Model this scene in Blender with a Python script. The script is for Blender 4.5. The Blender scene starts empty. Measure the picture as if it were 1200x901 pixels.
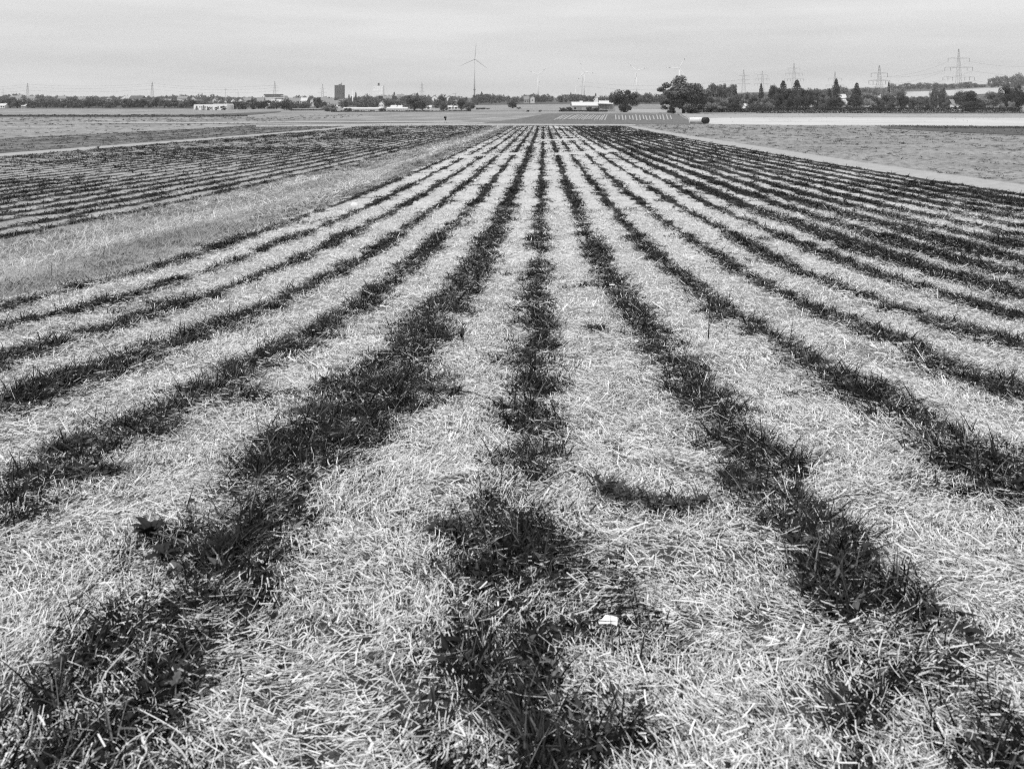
import bpy, math, random
import numpy as np
from mathutils import Vector
random.seed(7)
rng = np.random.default_rng(11)
S = bpy.context.scene
COL = S.collection
rad = math.radians

# ------------------------------------------------------------------ view geometry (metres, rows run along +Y)
PITCH, YAW, F, YH = 0.0, rad(2.12), 1000.0, 128.4   # level camera, horizon high in the frame (lens shift)
CP, SP = math.cos(PITCH), math.sin(PITCH)
CY, SY = math.cos(YAW), math.sin(YAW)
CAMZ = 1.36

def to_DL(x, y):
    return -x * SY + y * CY, x * CY + y * SY

def to_xy(D, L):
    return L * CY - D * SY, L * SY + D * CY

def drop_of(D, ypx):                       # metres below the eye of a point seen at row ypx, D metres ahead
    v = (ypx - YH) / F
    return D * (SP + CP * v) / (CP - SP * v)

# ------------------------------------------------------------------ the lie of the land
_d = np.array([-40, -5, 0, 1.9, 3.1, 3.7, 5.5, 9, 13.5, 25, 50, 100, 150, 180, 400])
_h = np.array([0.6, 1.30, 1.36, 1.43, 1.50, 1.57, 1.80, 2.20, 2.52, 2.83, 3.07, 3.28, 3.40, 3.45, 3.6])
_ld = np.linspace(math.log(0.5), math.log(500), 800)
_lh = np.interp(np.exp(_ld) - 0.5, _d, _h)
_k = np.ones(31) / 31.0
_lhs = np.convolve(np.pad(_lh, 15, mode='edge'), _k, mode='valid')

def near_drop(D):
    D = np.asarray(D, float)
    return np.where(D > 0, np.interp(np.log(np.maximum(D, 0) + 0.5), _ld, _lhs), np.interp(D, _d, _h))

_cols = {
 -400: [(150,151),(250,141),(327,136.5),(500,131),(700,126.8),(1200,121),(2000,116),(3500,113),(7000,112)],
 0:    [(150,151),(250,141),(327,136.5),(500,131),(700,126.8),(1200,121),(2000,116),(3500,113),(7000,112)],
 240:  [(150,151),(200,145.5),(330,137),(500,131.5),(620,128.8),(1200,121),(2000,116.5),(3500,114.5),(7000,113)],
 400:  [(150,151),(176,146.8),(190,143.8),(280,137),(420,131.2),(700,126.5),(1200,121),(2000,117),(3500,115),(7000,114)],
 520:  [(150,151),(176,147),(190,143.8),(280,137),(420,131.2),(700,126.5),(1200,121),(2000,117),(3500,115),(7000,114)],
 640:  [(150,151),(176,147.3),(195,144),(215,141.5),(265,133.5),(300,132.3),(380,130.5),(560,126),(800,121.8),(1200,119),(2000,116),(3500,115),(7000,114)],
 720:  [(150,151),(176,147.6),(195,144.6),(215,141.5),(265,133.7),(300,132.5),(380,131),(600,126),(850,121),(1200,119),(2000,116),(3500,115),(7000,114)],
 800:  [(150,151),(176,148),(200,145),(300,133.2),(340,132),(600,127.5),(900,122),(1500,117),(2500,114),(7000,112)],
 900:  [(150,151),(185,147.2),(300,134),(330,132.8),(420,129),(600,126),(1000,120),(1500,114),(2200,109),(3500,108),(7000,107)],
 1050: [(150,151),(185,147.4),(300,134.2),(330,133),(420,129),(600,125),(900,119.5),(1250,114.8),(1500,108),(1700,105.5),(2200,103.5),(3500,103),(7000,102.5)],
 1200: [(150,151),(180,149.2),(300,134),(330,132.8),(420,129),(600,125),(900,119),(1200,112.5),(1500,104.5),(1700,101.5),(2200,98.5),(3500,97.5),(7000,97)],
 1600: [(150,151),(180,149.2),(300,134),(330,132.8),(420,129),(600,125),(900,119),(1200,112.5),(1500,104.5),(1700,101.5),(2200,98.5),(3500,97.5),(7000,97)],
}
GD = np.linspace(math.log(120), math.log(8000), 420)
GP = np.linspace(-400, 1600, 201)
_ck = sorted(_cols)
_tab = []
for c in _ck:
    dd = np.array([a for a, b in _cols[c]], float); hh = np.array([drop_of(a, b) for a, b in _cols[c]])
    dd = np.concatenate([[100, 125], dd]); hh = np.concatenate([[3.28, 3.35], hh])
    _tab.append(np.interp(GD, np.log(dd), hh))
_tab = np.array(_tab)
TAB = np.array([[np.interp(p, _ck, _tab[:, i]) for p in GP] for i in range(len(GD))])
def _sm(a, n, ax):
    k = np.ones(2 * n + 1) / (2 * n + 1)
    pw = [(0, 0), (0, 0)]; pw[ax] = (n, n)
    a = np.pad(a, pw, mode='edge')
    return np.apply_along_axis(lambda r: np.convolve(r, k, mode='valid'), ax, a)
TAB = _sm(_sm(TAB, 3, 1), 3, 1)
TAB = _sm(TAB, 2, 0)

def ground(x, y):
    x = np.asarray(x, float); y = np.asarray(y, float)
    D, L = to_DL(x, y)
    nd = near_drop(D)
    Dc = np.clip(D, 121, 7900)
    px = np.clip(600 + 1000.0 * L / np.maximum(D, 60), -399, 1599)
    i = (np.log(Dc) - GD[0]) / (GD[1] - GD[0]); j = (px - GP[0]) / (GP[1] - GP[0])
    i0 = np.clip(i.astype(int), 0, len(GD) - 2); j0 = np.clip(j.astype(int), 0, len(GP) - 2)
    fi = i - i0; fj = j - j0
    far = (TAB[i0, j0] * (1 - fi) * (1 - fj) + TAB[i0 + 1, j0] * fi * (1 - fj) + TAB[i0, j0 + 1] * (1 - fi) * fj + TAB[i0 + 1, j0 + 1] * fi * fj)
    w = np.clip((D - 122) / 25.0, 0, 1)
    return CAMZ - (nd * (1 - w) + far * w)

def gz1(x, y):
    return float(ground(np.array([x]), np.array([y]))[0])

def at(px, D):                              # ground point D metres ahead in the direction of column px
    L = (px - 600) / 1000.0 * D
    x, y = to_xy(D, L)
    return x, y, gz1(x, y)

def hit(px, ypx):                           # ground point seen in direction (px, ypx)
    v = (ypx - YH) / F; u = (px - 600) / F
    k = (SP + CP * v) / (CP - SP * v); lt = u / (CP - SP * v)
    D = np.exp(np.linspace(math.log(0.6), math.log(6000), 6000))
    x, y = to_xy(D, lt * D)
    below = ground(x, y) - (CAMZ - k * D)
    idx = np.argmax(below > 0)
    return float(x[idx]), float(y[idx]), float(D[idx])

def top_z(D, ypx):
    return CAMZ - drop_of(D, ypx)

# ------------------------------------------------------------------ value noise
def _hash(ix, iy, s):
    n = (ix * 374761393 + iy * 668265263 + s * 1442695041) & 0xFFFFFFFF
    n = ((n ^ (n >> 13)) * 1274126177) & 0xFFFFFFFF
    return ((n ^ (n >> 16)) & 0xFFFF) / 65535.0
def vnoise(x, y, s=0):
    x = np.asarray(x, float); y = np.asarray(y, float)
    x, y = np.broadcast_arrays(x, y)
    ix = np.floor(x).astype(np.int64); iy = np.floor(y).astype(np.int64)
    fx = x - ix; fy = y - iy
    fx = fx * fx * (3 - 2 * fx); fy = fy * fy * (3 - 2 * fy)
    a = _hash(ix, iy, s); b = _hash(ix + 1, iy, s); c = _hash(ix, iy + 1, s); d = _hash(ix + 1, iy + 1, s)
    return (a * (1 - fx) + b * fx) * (1 - fy) + (c * (1 - fx) + d * fx) * fy

# ------------------------------------------------------------------ materials (the photograph is black and white)
def new_mat(name):
    m = bpy.data.materials.new(name); m.use_nodes = True
    nt = m.node_tree; b = nt.nodes['Principled BSDF']
    b.inputs['Roughness'].default_value = 0.9
    b.inputs['Specular IOR Level'].default_value = 0.15
    return m, nt, b
def N(nt, t, **kw):
    n = nt.nodes.new(t)
    for k, v in kw.items():
        setattr(n, k, v)
    return n
def noise(nt, scale, detail=4, rough=0.6, vec=None, stretch=None):
    n = N(nt, 'ShaderNodeTexNoise'); n.inputs['Scale'].default_value = scale
    n.inputs['Detail'].default_value = detail; n.inputs['Roughness'].default_value = rough
    tc = N(nt, 'ShaderNodeTexCoord'); src = tc.outputs['Object']
    if stretch:
        mp = N(nt, 'ShaderNodeMapping'); mp.inputs['Scale'].default_value = stretch
        nt.links.new(src, mp.inputs['Vector']); src = mp.outputs['Vector']
    nt.links.new(src, n.inputs['Vector'])
    return n.outputs['Fac']
def ramp(nt, fac, pts):
    r = N(nt, 'ShaderNodeValToRGB'); e = r.color_ramp.elements
    while len(e) < len(pts): e.new(0.5)
    for el, (p, g) in zip(e, pts):
        el.position = p; el.color = (g, g, g, 1)
    nt.links.new(fac, r.inputs['Fac'])
    return r.outputs['Color']
def mixc(nt, fac, a, b, mode='MIX'):
    m = N(nt, 'ShaderNodeMix', data_type='RGBA', blend_type=mode)
    if isinstance(fac, (int, float)): m.inputs[0].default_value = fac
    else: nt.links.new(fac, m.inputs[0])
    for k, s in ((6, a), (7, b)):
        if isinstance(s, (int, float)): m.inputs[k].default_value = (s, s, s, 1)
        else: nt.links.new(s, m.inputs[k])
    return m.outputs[2]
def N_out(x): return x
def attr(nt, name):
    a = N(nt, 'ShaderNodeAttribute'); a.attribute_name = name
    return a.outputs['Fac']
def math_(nt, op, a, b):
    m = N(nt, 'ShaderNodeMath', operation=op)
    for k, s in enumerate((a, b)):
        if isinstance(s, (int, float)): m.inputs[k].default_value = s
        else: nt.links.new(s, m.inputs[k])
    return m.outputs[0]

def plain(name, g, var=0.15, scale=3.0, rough=0.8):
    m, nt, b = new_mat(name)
    c = ramp(nt, noise(nt, scale), [(0.3, g * (1 - var)), (0.7, min(0.9, g * (1 + var)))])
    nt.links.new(c, b.inputs['Base Color']); b.inputs['Roughness'].default_value = rough
    return m
def shaded(name, lo, hi, trans=0.0):        # base colour picked per piece from the 'shade' attribute
    m, nt, b = new_mat(name)
    c = ramp(nt, attr(nt, 'shade'), [(0.0, lo), (1.0, hi)])
    nt.links.new(c, b.inputs['Base Color'])
    if trans:
        t = N(nt, 'ShaderNodeBsdfTranslucent'); nt.links.new(c, t.inputs['Color'])
        mx = N(nt, 'ShaderNodeMixShader'); mx.inputs[0].default_value = trans
        out = nt.nodes['Material Output']
        nt.links.new(b.outputs[0], mx.inputs[1]); nt.links.new(t.outputs[0], mx.inputs[2]); nt.links.new(mx.outputs[0], out.inputs['Surface'])
    return m
def ground_mat(name, pts, scale, stretch=None, fine=None, big=None):
    m, nt, b = new_mat(name)
    f = noise(nt, scale, 6, 0.65, stretch=stretch)
    c = ramp(nt, f, pts)
    if fine:
        c = mixc(nt, 1.0, c, ramp(nt, noise(nt, fine[0], 3, 0.7, stretch=stretch), [(0.35, fine[1]), (0.6, 1.0)]), 'MULTIPLY')
    if big:
        c = mixc(nt, 1.0, c, ramp(nt, noise(nt, big[0], 2, 0.5), [(0.35, big[1]), (0.65, 1.0)]), 'MULTIPLY')
    nt.links.new(c, b.inputs['Base Color'])
    return m

M = {}
M['straw'] = shaded('straw', 0.08, 0.88, 0.10)
M['leaf_dark'] = shaded('dark_crop_leaf', 0.003, 0.17)
M['dry_grass'] = shaded('dry_grass', 0.16, 0.84, 0.15)
M['stubble_tuft'] = shaded('stubble_tuft', 0.02, 0.26)
M['foliage'] = shaded('foliage', 0.03, 0.24, 0.12)
M['foliage_dark'] = shaded('dark_foliage', 0.016, 0.13, 0.08)
M['foliage_pale'] = shaded('pale_foliage', 0.09, 0.38, 0.15)
M['bark'] = plain('bark', 0.05)
M['white'] = plain('white_render', 0.78, 0.05)
M['pale'] = plain('pale_render', 0.55, 0.08)
M['midgrey'] = plain('grey_render', 0.33, 0.08)
M['concrete'] = plain('concrete', 0.24, 0.1, 0.3)
M['roof_dark'] = plain('dark_roof_tiles', 0.10)
M['roof_mid'] = plain('weathered_roof_tiles', 0.22)
M['roof_pale'] = plain('pale_sheet_roof', 0.55, 0.05)
M['glass'] = plain('window_glass', 0.05, 0.1, 1, 0.15)
M['steel'] = plain('galvanised_steel', 0.25, 0.1, 1, 0.6)
M['turbine_white'] = plain('turbine_white', 0.80, 0.03, 1, 0.5)
M['turbine_grey'] = plain('turbine_grey', 0.46, 0.05, 1, 0.5)
M['cable'] = plain('cable', 0.10, 0.05, 1, 0.5)
M['soil'] = plain('dark_soil', 0.035, 0.5, 40)
M['black_wrap'] = plain('black_wrap', 0.02, 0.4, 6, 0.5)
M['bale'] = plain('pale_bale_wrap', 0.62, 0.18, 4)
M['cloth_dark'] = plain('dark_cloth', 0.015, 0.2, 20)
M['cloth_light'] = plain('light_cloth', 0.35, 0.2, 20)
M['skin'] = plain('skin', 0.4, 0.05, 20)
M['hair'] = plain('hair', 0.03, 0.2, 40)
M['paper'] = plain('white_paper', 0.85, 0.03, 30)
M['stone'] = plain('pale_stone', 0.62, 0.1, 20)
M['stick'] = plain('dark_stick', 0.05, 0.3, 60)
M['fleece'] = plain('pale_fleece', 0.33, 0.12, 2)

# mulched field: straw between rows, dark soil and leaf litter inside rows ('mulch' per vertex, broken up by noise)
def mulch_mat(name, straw_lo, straw_hi, soil, bias):
    m, nt, b = new_mat(name)
    fine = noise(nt, 60, 5, 0.75)
    mid = noise(nt, 13, 5, 0.72)
    big = noise(nt, 0.9, 3, 0.6)
    straw = ramp(nt, fine, [(0.36, straw_lo), (0.52, straw_hi)])
    straw = mixc(nt, 1.0, straw, ramp(nt, mid, [(0.37, 0.28), (0.50, 1.0)]), 'MULTIPLY')  # dark speckles paint the small shadows among the straw into its colour
    straw = mixc(nt, 1.0, straw, ramp(nt, big, [(0.3, 0.72), (0.6, 1.0)]), 'MULTIPLY')
    k = math_(nt, 'ADD', attr(nt, 'mulch'), math_(nt, 'MULTIPLY', math_(nt, 'SUBTRACT', mid, 0.5), 0.9))
    k = math_(nt, 'ADD', k, bias)
    fac = math_(nt, 'MULTIPLY', N_out(ramp(nt, k, [(0.38, 0.0), (0.62, 1.0)])), attr(nt, 'cover'))
    dark = ramp(nt, fine, [(0.35, soil * 0.5), (0.65, soil * 1.8)])
    c = mixc(nt, fac, dark, straw)
    nt.links.new(c, b.inputs['Base Color'])
    bp = N(nt, 'ShaderNodeBump'); bp.inputs['Strength'].default_value = 0.6; bp.inputs['Distance'].default_value = 0.03
    nt.links.new(fine, bp.inputs['Height']); nt.links.new(bp.outputs[0], b.inputs['Normal'])
    return m
M['mulch'] = mulch_mat('straw_mulched_soil', 0.16, 0.66, 0.022, 0.0)
M['mulch_left'] = mulch_mat('thin_straw_mulched_soil', 0.12, 0.47, 0.04, 0.0)
M['grass_strip'] = ground_mat('dry_grass_ground', [(0.38, 0.15), (0.58, 0.44)], 1.6, (1.8, 0.10, 1), (25, 0.5), (0.5, 0.75))
M['path'] = ground_mat('pale_dirt_path', [(0.3, 0.30), (0.7, 0.42)], 2.0, None, (15, 0.75))
M['rough'] = ground_mat('rough_fallow_ground', [(0.38, 0.07), (0.47, 0.31), (0.7, 0.46)], 2.4, None, (9, 0.5), (0.12, 0.75))
M['leftfar'] = ground_mat('dark_cropped_ground', [(0.40, 0.035), (0.60, 0.26)], 0.9, (1.4, 0.06, 1.0), (4, 0.5))
M['stubble'] = ground_mat('stubble_ground', [(0.34, 0.16), (0.62, 0.44)], 0.9, (0.9, 0.5, 1), (5.0, 0.55), (0.04, 0.75))
M['meadow'] = ground_mat('meadow_ground', [(0.34, 0.15), (0.62, 0.42)], 0.22, (0.35, 1.0, 1), (1.3, 0.55), (0.02, 0.75))
M['white_field'] = ground_mat('pale_straw_field', [(0.25, 0.36), (0.6, 0.50)], 0.12, (0.35, 1.3, 1), (0.9, 0.9))
M['greywhite_field'] = ground_mat('grey_stubble_field', [(0.3, 0.20), (0.65, 0.40)], 0.12, (0.35, 1.6, 1), (0.8, 0.75))
M['plot'] = ground_mat('dark_plot_soil', [(0.3, 0.09), (0.7, 0.19)], 0.6, None, (3, 0.7))
M['dark_crop'] = ground_mat('dark_crop_ground', [(0.3, 0.06), (0.7, 0.12)], 0.6, (0.5, 1.5, 1), (2, 0.7))
M['cabbage'] = ground_mat('patterned_crop_ground', [(0.4, 0.10), (0.6, 0.30)], 0.35)
M['hill_field'] = ground_mat('hill_stubble', [(0.3, 0.34), (0.7, 0.46)], 0.02, (1, 2, 1))
M['far_land'] = ground_mat('far_land', [(0.3, 0.06), (0.7, 0.12)], 0.01, None, (0.08, 0.7))

# ------------------------------------------------------------------ mesh helpers
def link(o, parent=None):
    COL.objects.link(o)
    if parent: o.parent = parent
    return o
def tag(o, label=None, cat=None, group=None, kind=None):
    if label: o['label'] = label
    if cat: o['category'] = cat
    if group: o['group'] = group
    if kind: o['kind'] = kind
    return o
def empty(name, loc, rz=0.0):
    o = bpy.data.objects.new(name, None); o.empty_display_size = 0.2
    o.location = loc; o.rotation_euler = (0, 0, rz)
    return link(o)
def quads_obj(name, V, mat, shade=None, parent=None, smooth=False):   # V: (n,4,3)
    V = np.ascontiguousarray(V, np.float32); n = len(V)
    me = bpy.data.meshes.new(name)
    me.vertices.add(n * 4); me.vertices.foreach_set('co', V.reshape(-1))
    me.loops.add(n * 4); me.loops.foreach_set('vertex_index', np.arange(n * 4, dtype=np.int32))
    me.polygons.add(n); me.polygons.foreach_set('loop_start', np.arange(0, n * 4, 4, dtype=np.int32))
    if shade is not None:
        a = me.attributes.new('shade', 'FLOAT', 'FACE'); a.data.foreach_set('value', np.ascontiguousarray(shade, np.float32))
    me.materials.append(mat); me.update(calc_edges=True)
    return link(bpy.data.objects.new(name, me), parent)
def grid_obj(name, X, Y, Z, mat, at_=None, parent=None):               # 2-D arrays
    r, c = X.shape
    me = bpy.data.meshes.new(name)
    co = np.stack([X, Y, Z], -1).reshape(-1, 3).astype(np.float32)
    me.vertices.add(r * c); me.vertices.foreach_set('co', co.reshape(-1))
    i, j = np.meshgrid(np.arange(r - 1), np.arange(c - 1), indexing='ij')
    a = (i * c + j).reshape(-1)
    fc = np.stack([a, a + 1, a + c + 1, a + c], -1).astype(np.int32)
    n = len(fc)
    me.loops.add(n * 4); me.loops.foreach_set('vertex_index', fc.reshape(-1))
    me.polygons.add(n); me.polygons.foreach_set('loop_start', np.arange(0, n * 4, 4, dtype=np.int32))
    me.polygons.foreach_set('use_smooth', np.ones(n, bool))
    for k, val in (at_ or {}).items():
        q = me.attributes.new(k, 'FLOAT', 'POINT'); q.data.foreach_set('value', np.ascontiguousarray(val.reshape(-1), np.float32))
    me.materials.append(mat); me.update(calc_edges=True)
    return link(bpy.data.objects.new(name, me), parent)
class MB:
    def __init__(s): s.v = []; s.f = []
    def box(s, x0, x1, y0, y1, z0, z1):
        b = len(s.v)
        s.v += [(x0, y0, z0), (x1, y0, z0), (x1, y1, z0), (x0, y1, z0), (x0, y0, z1), (x1, y0, z1), (x1, y1, z1), (x0, y1, z1)]
        s.f += [tuple(b + i for i in q) for q in ((3, 2, 1, 0), (4, 5, 6, 7), (0, 1, 5, 4), (1, 2, 6, 5), (2, 3, 7, 6), (3, 0, 4, 7))]
        return s
    def poly(s, pts):
        b = len(s.v); s.v += [tuple(p) for p in pts]; s.f.append(tuple(range(b, b + len(pts)))); return s
    def tube(s, pts, rs, n=6, cap=True):
        pts = [Vector(p) for p in pts]
        if isinstance(rs, (int, float)): rs = [rs] * len(pts)
        rings = []
        for i, p in enumerate(pts):
            d = (pts[min(i + 1, len(pts) - 1)] - pts[max(i - 1, 0)]).normalized()
            u = d.cross(Vector((0, 0, 1)))
            if u.length < 1e-3: u = d.cross(Vector((1, 0, 0)))
            u.normalize(); w = d.cross(u)
            b = len(s.v)
            for k in range(n):
                a = 2 * math.pi * k / n
                s.v.append(tuple(p + (u * math.cos(a) + w * math.sin(a)) * rs[i]))
            rings.append(b)
        for a, b in zip(rings, rings[1:]):
            for k in range(n):
                s.f.append((a + k, a + (k + 1) % n, b + (k + 1) % n, b + k))
        if cap:
            s.f.append(tuple(rings[0] + k for k in range(n))[::-1]); s.f.append(tuple(rings[-1] + k for k in range(n)))
        return s
    def prism(s, prof, y0, y1):             # profile in (x,z) pushed along y
        b = len(s.v); n = len(prof)
        s.v += [(x, y0, z) for x, z in prof] + [(x, y1, z) for x, z in prof]
        s.f.append(tuple(range(b, b + n))); s.f.append(tuple(range(b + 2 * n - 1, b + n - 1, -1)))
        for k in range(n):
            q = (k + 1) % n; s.f.append((b + k, b + n + k, b + n + q, b + q))
        return s
    def build(s, name, mat, parent=None, smooth=False):
        me = bpy.data.meshes.new(name); me.from_pydata(s.v, [], s.f); me.materials.append(mat)
        import bmesh
        bm = bmesh.new(); bm.from_mesh(me); bmesh.ops.recalc_face_normals(bm, faces=bm.faces); bm.to_mesh(me); bm.free()
        if smooth:
            for p in me.polygons: p.use_smooth = True
        me.update()
        return link(bpy.data.objects.new(name, me), parent)
def copy_tree(o, parent=None):
    c = o.copy(); COL.objects.link(c); c.parent = parent
    for ch in o.children: copy_tree(ch, c)
    return c

# ------------------------------------------------------------------ the crop rows' plan
X0 = -0.072
FIELD_END = 176.0
def row_wob(r, y):
    return 0.05 * (vnoise(y * 0.35, r * 7.3, 3) - 0.5) * 2 * np.clip(y / 6, 0.4, 1)
_wt = {-6: .21, -5: .18, -4: .21, -3: .22, -2: .24, -1: .31, 0: .23, 1: .27, 2: .22, 3: .21, 4: .20, 5: .24}
def row_width(r, y):
    r = np.asarray(r); y = np.asarray(y, float)
    w = np.full(np.broadcast(r, y).shape, 0.36)
    for k, v in _wt.items(): w = np.where(r == k, v, w)
    w = np.where(r >= 6, 0.38 + 0.2 * vnoise(r * 1.7, y * 0.05, 19), w)
    w = np.where(r == -1, np.interp(y, [1.9, 3, 5.5, 8.5, 15, 40], [.36, .35, .41, .38, .36, .31]), w)
    w = np.where(r == 0, np.interp(y, [1.5, 2.0, 2.5, 4, 8, 15, 40], [.29, .25, .18, .185, .21, .24, .23]), w)
    w = np.where(r == 1, np.interp(y, [1.5, 2.0, 3.5, 5.5, 15, 40], [.30, .27, .22, .22, .25, .26]), w)
    w = np.where((r == -3) | (r == -4), w * (1 + 0.5 * np.exp(-((y - 5.5) / 1.6) ** 2)), w)
    w = np.where(r <= -11, 0.22 + 0.20 * vnoise(r * 0.37, y * 0.02, 17), w)
    return w
def row_density(x, y):                      # 0 bare straw .. 1 solid plants
    x = np.asarray(x, float); y = np.asarray(y, float)
    r = np.round(x - X0)
    n1 = vnoise(x * 6.0, y * 4.0, 21) - 0.5
    n2 = vnoise(x * 17.0, y * 13.0, 22) - 0.5
    dx = x - X0 - r - row_wob(r, y)
    w = row_width(r, y) * (0.80 + 0.40 * vnoise(y * 0.9, r * 3.1, 5))
    w = w * (0.66 + 0.20 * np.clip(1.6 - y / 25, 0, 1)) * (1 + 0.3 * np.clip((y - 30) / 60, 0, 1))
    k = (np.abs(dx) + n1 * 0.20 + n2 * 0.13) / np.maximum(w, 1e-3)
    d = np.clip(1.45 - k * 1.2, 0, 1)
    cl = 0.65 * vnoise(x * 8.0 + 5, y * 5.5, 24) + 0.35 * vnoise(x * 19.0, y * 14.0, 25)
    d = d * np.clip((cl - 0.24) * 4.2, np.clip(np.where(r == -1, 0.55, 0.42) + 0.06 * (y - 3), 0.4, 0.85), 1.2) * np.where(y < 30, 1, 0) + d * np.where(y < 30, 0, 1)
    d = np.clip(d, 0, 1)
    gap = vnoise(y * 0.55, r * 5.7, 9)
    gapn = vnoise(y * 2.2, r * 2.9, 12)
    nearf = np.clip(1.6 - y / 6, 0, 1)
    d = d * np.clip(0.76 + gap * 0.45 + 0.1 * nearf, 0, 1) * np.clip(0.58 + gapn * 1.1 + 0.22 * nearf, 0, 1)
    # tractor crossings a third of the way down the field
    for yc, a, b, wd in ((58, -5, -2, 2.0), (62, 1, 5, 2.0), (92, 0, 4, 2.2)):
        d = np.where((np.abs(y - yc - 1.2 * (x - (a + b) / 2)) < wd) & (x > a - .5) & (x < b + .5), d * 0.15, d)
    # loose weeds between the rows
    wd = vnoise(x * 1.1, y * 0.8, 31) * 0.6 + vnoise(x * 4.0, y * 3.0, 32) * 0.4
    d = np.maximum(d, np.clip((wd - 0.74) * 5, 0, 0.6))
    right = np.clip((x - 5.4) / 1.5, 0, 1)
    d = np.maximum(d, right * np.clip((vnoise(x * 0.7, y * 0.07, 41) - 0.50) * 2.2, 0, 0.6) * (0.35 + 0.9 * vnoise(x * 3, y * 0.9, 42)))
    leftf = (x < -10.4)
    d = np.where(leftf, np.maximum(d, np.clip((vnoise(x * 0.35, y * 0.05, 43) - 0.48) * 1.4, 0, 0.4) * (0.4 + vnoise(x * 2.5, y * 0.7, 44))), d)
    return d
def micro(x, y):
    D, _ = to_DL(x, y)
    a = np.clip(1.4 - D / 40, 0, 1)
    r = np.round(np.asarray(x) - X0); dx = np.asarray(x) - X0 - r
    return a * (0.05 * (vnoise(np.asarray(x) * 2.3, np.asarray(y) * 1.7, 51) - 0.5) + 0.025 * np.exp(-(dx / 0.3) ** 2))
def soil_z(x, y):
    return ground(x, y) + micro(x, y)

# ------------------------------------------------------------------ sheets
ys_near = np.concatenate([[-3, -1.5, -0.5], np.geomspace(0.3, FIELD_END + 1, 330)])
def strip_sheet(name, xa, xb, step, mat, y0=-3, y1=None, mulch=False, label=None, zoff=0.0, ys=None):
    xs = np.linspace(xa, xb, max(3, int((xb - xa) / step) + 1))
    yv = ys_near if ys is None else ys
    yv = yv[(yv >= y0)]
    if y1: yv = np.append(yv[yv < y1], y1)
    X, Y = np.meshgrid(xs, yv)
    # keep every sheet's far edge square to the view of the headland path
    Z = soil_z(X, Y) + zoff
    at_ = {'mulch': 1.0 - row_density(X, Y), 'cover': np.clip((Y - 3.0) / 11.0, 0.12, 1)} if mulch else None
    o = grid_obj(name, X, Y, Z, mat, at_)
    return tag(o, kind='structure')
strip_sheet('mulched_field', -6.45, 16.1, 0.07, M['mulch'], mulch=True)
strip_sheet('grass_verge', -10.4, -6.45, 0.2, M['grass_strip'])
strip_sheet('left_field', -36.0, -10.4, 0.10, M['mulch_left'], mulch=True)
strip_sheet('field_track', -38.3, -36.0, 0.5, M['path'])
strip_sheet('far_left_field', -61, -38.3, 0.5, M['leftfar'])
strip_sheet('stubble_field', -230, -61, 2.0, M['stubble'])
strip_sheet('farm_path', 16.1, 18.5, 0.4, M['path'])
strip_sheet('fallow_field', 18.5, 190, 1.0, M['rough'], y1=193)

# the ground: one sheet out to the horizon, kept a little under the field sheets near the camera
Dg = np.concatenate([[-60, -30, -10, 0, 10, 20, 40, 70, 100, 130, 150, 165, 175], np.geomspace(178, 3200, 160)])
tg = np.linspace(-1, 1, 161)
DD, TT = np.meshgrid(Dg, tg, indexing='ij')
LL = TT * (120 + 0.95 * np.maximum(DD, 0))
GX, GY = to_xy(DD, LL)
inset = np.where(DD < 150, 0.35, np.where(DD < 178, 0.35 - 0.3 * (DD - 150) / 28, 0.04))
gr = grid_obj('ground', GX, GY, ground(GX, GY) - inset, M['meadow'])
gr.data.materials.append(M['far_land'])
mi = (DD[:-1, :-1] > 640).astype(np.int32).reshape(-1)
gr.data.polygons.foreach_set('material_index', mi)
tag(gr, kind='structure')

def patch(name, bottom, top, mat, off=0.06, nu=40, nv=10, kind='structure'):
    def line(pts):
        pts = np.array([hit(*p)[:2] for p in pts]); s = np.linspace(0, 1, len(pts)); t = np.linspace(0, 1, nu)
        return np.stack([np.interp(t, s, pts[:, 0]), np.interp(t, s, pts[:, 1])], -1)
    a, b = line(bottom), line(top)
    t = np.linspace(0, 1, nv)[:, None]
    X = a[None, :, 0] * (1 - t) + b[None, :, 0] * t; Y = a[None, :, 1] * (1 - t) + b[None, :, 1] * t
    return tag(grid_obj(name, X, Y, ground(X, Y) + off, mat), kind=kind)
patch('headland_path', [(300, 149.3), (520, 147.8), (745, 148.0)], [(300, 147.4), (520, 145.2), (745, 146.2)], M['path'], 0.05)
patch('cross_path', [(60, 144.4), (300, 144.6), (520, 144.6), (600, 145.0)], [(60, 143.2), (300, 143.0), (520, 143.5), (600, 144.2)], M['path'], 0.05)
patch('dark_plot', [(560, 145.4), (640, 145.6), (720, 146.0), (816, 146.0)], [(643, 133.6), (690, 133.5), (740, 133.5), (792, 133.8)], M['plot'], 0.06, 60, 30)
patch('white_field', [(812, 144.6), (840, 146.4), (960, 147.3), (1080, 148.2), (1210, 149.4), (1330, 150)], [(806, 139.4), (840, 138.6), (960, 138.2), (1080, 138.4), (1210, 138.8), (1330, 139)], M['white_field'], 0.06, 60, 20)
patch('pale_stubble_field', [(806, 139.4), (840, 138.6), (960, 138.2), (1080, 138.4), (1210, 138.8), (1330, 139)], [(797, 133.8), (840, 133.6), (960, 133.4), (1080, 133.6), (1210, 133.6), (1330, 133.6)], M['greywhite_field'], 0.06, 60, 12)
patch('dark_crop_patch', [(1040, 151.0), (1120, 155.5), (1210, 159.5), (1300, 164)], [(1030, 148.6), (1120, 149.0), (1210, 150.2), (1300, 151)], M['dark_crop'], 0.05, 40, 10)
patch('white_strip_field', [(735, 132.6), (790, 132.8)], [(735, 128.2), (790, 128.2)], M['greywhite_field'], 0.05, 20, 8)
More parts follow.
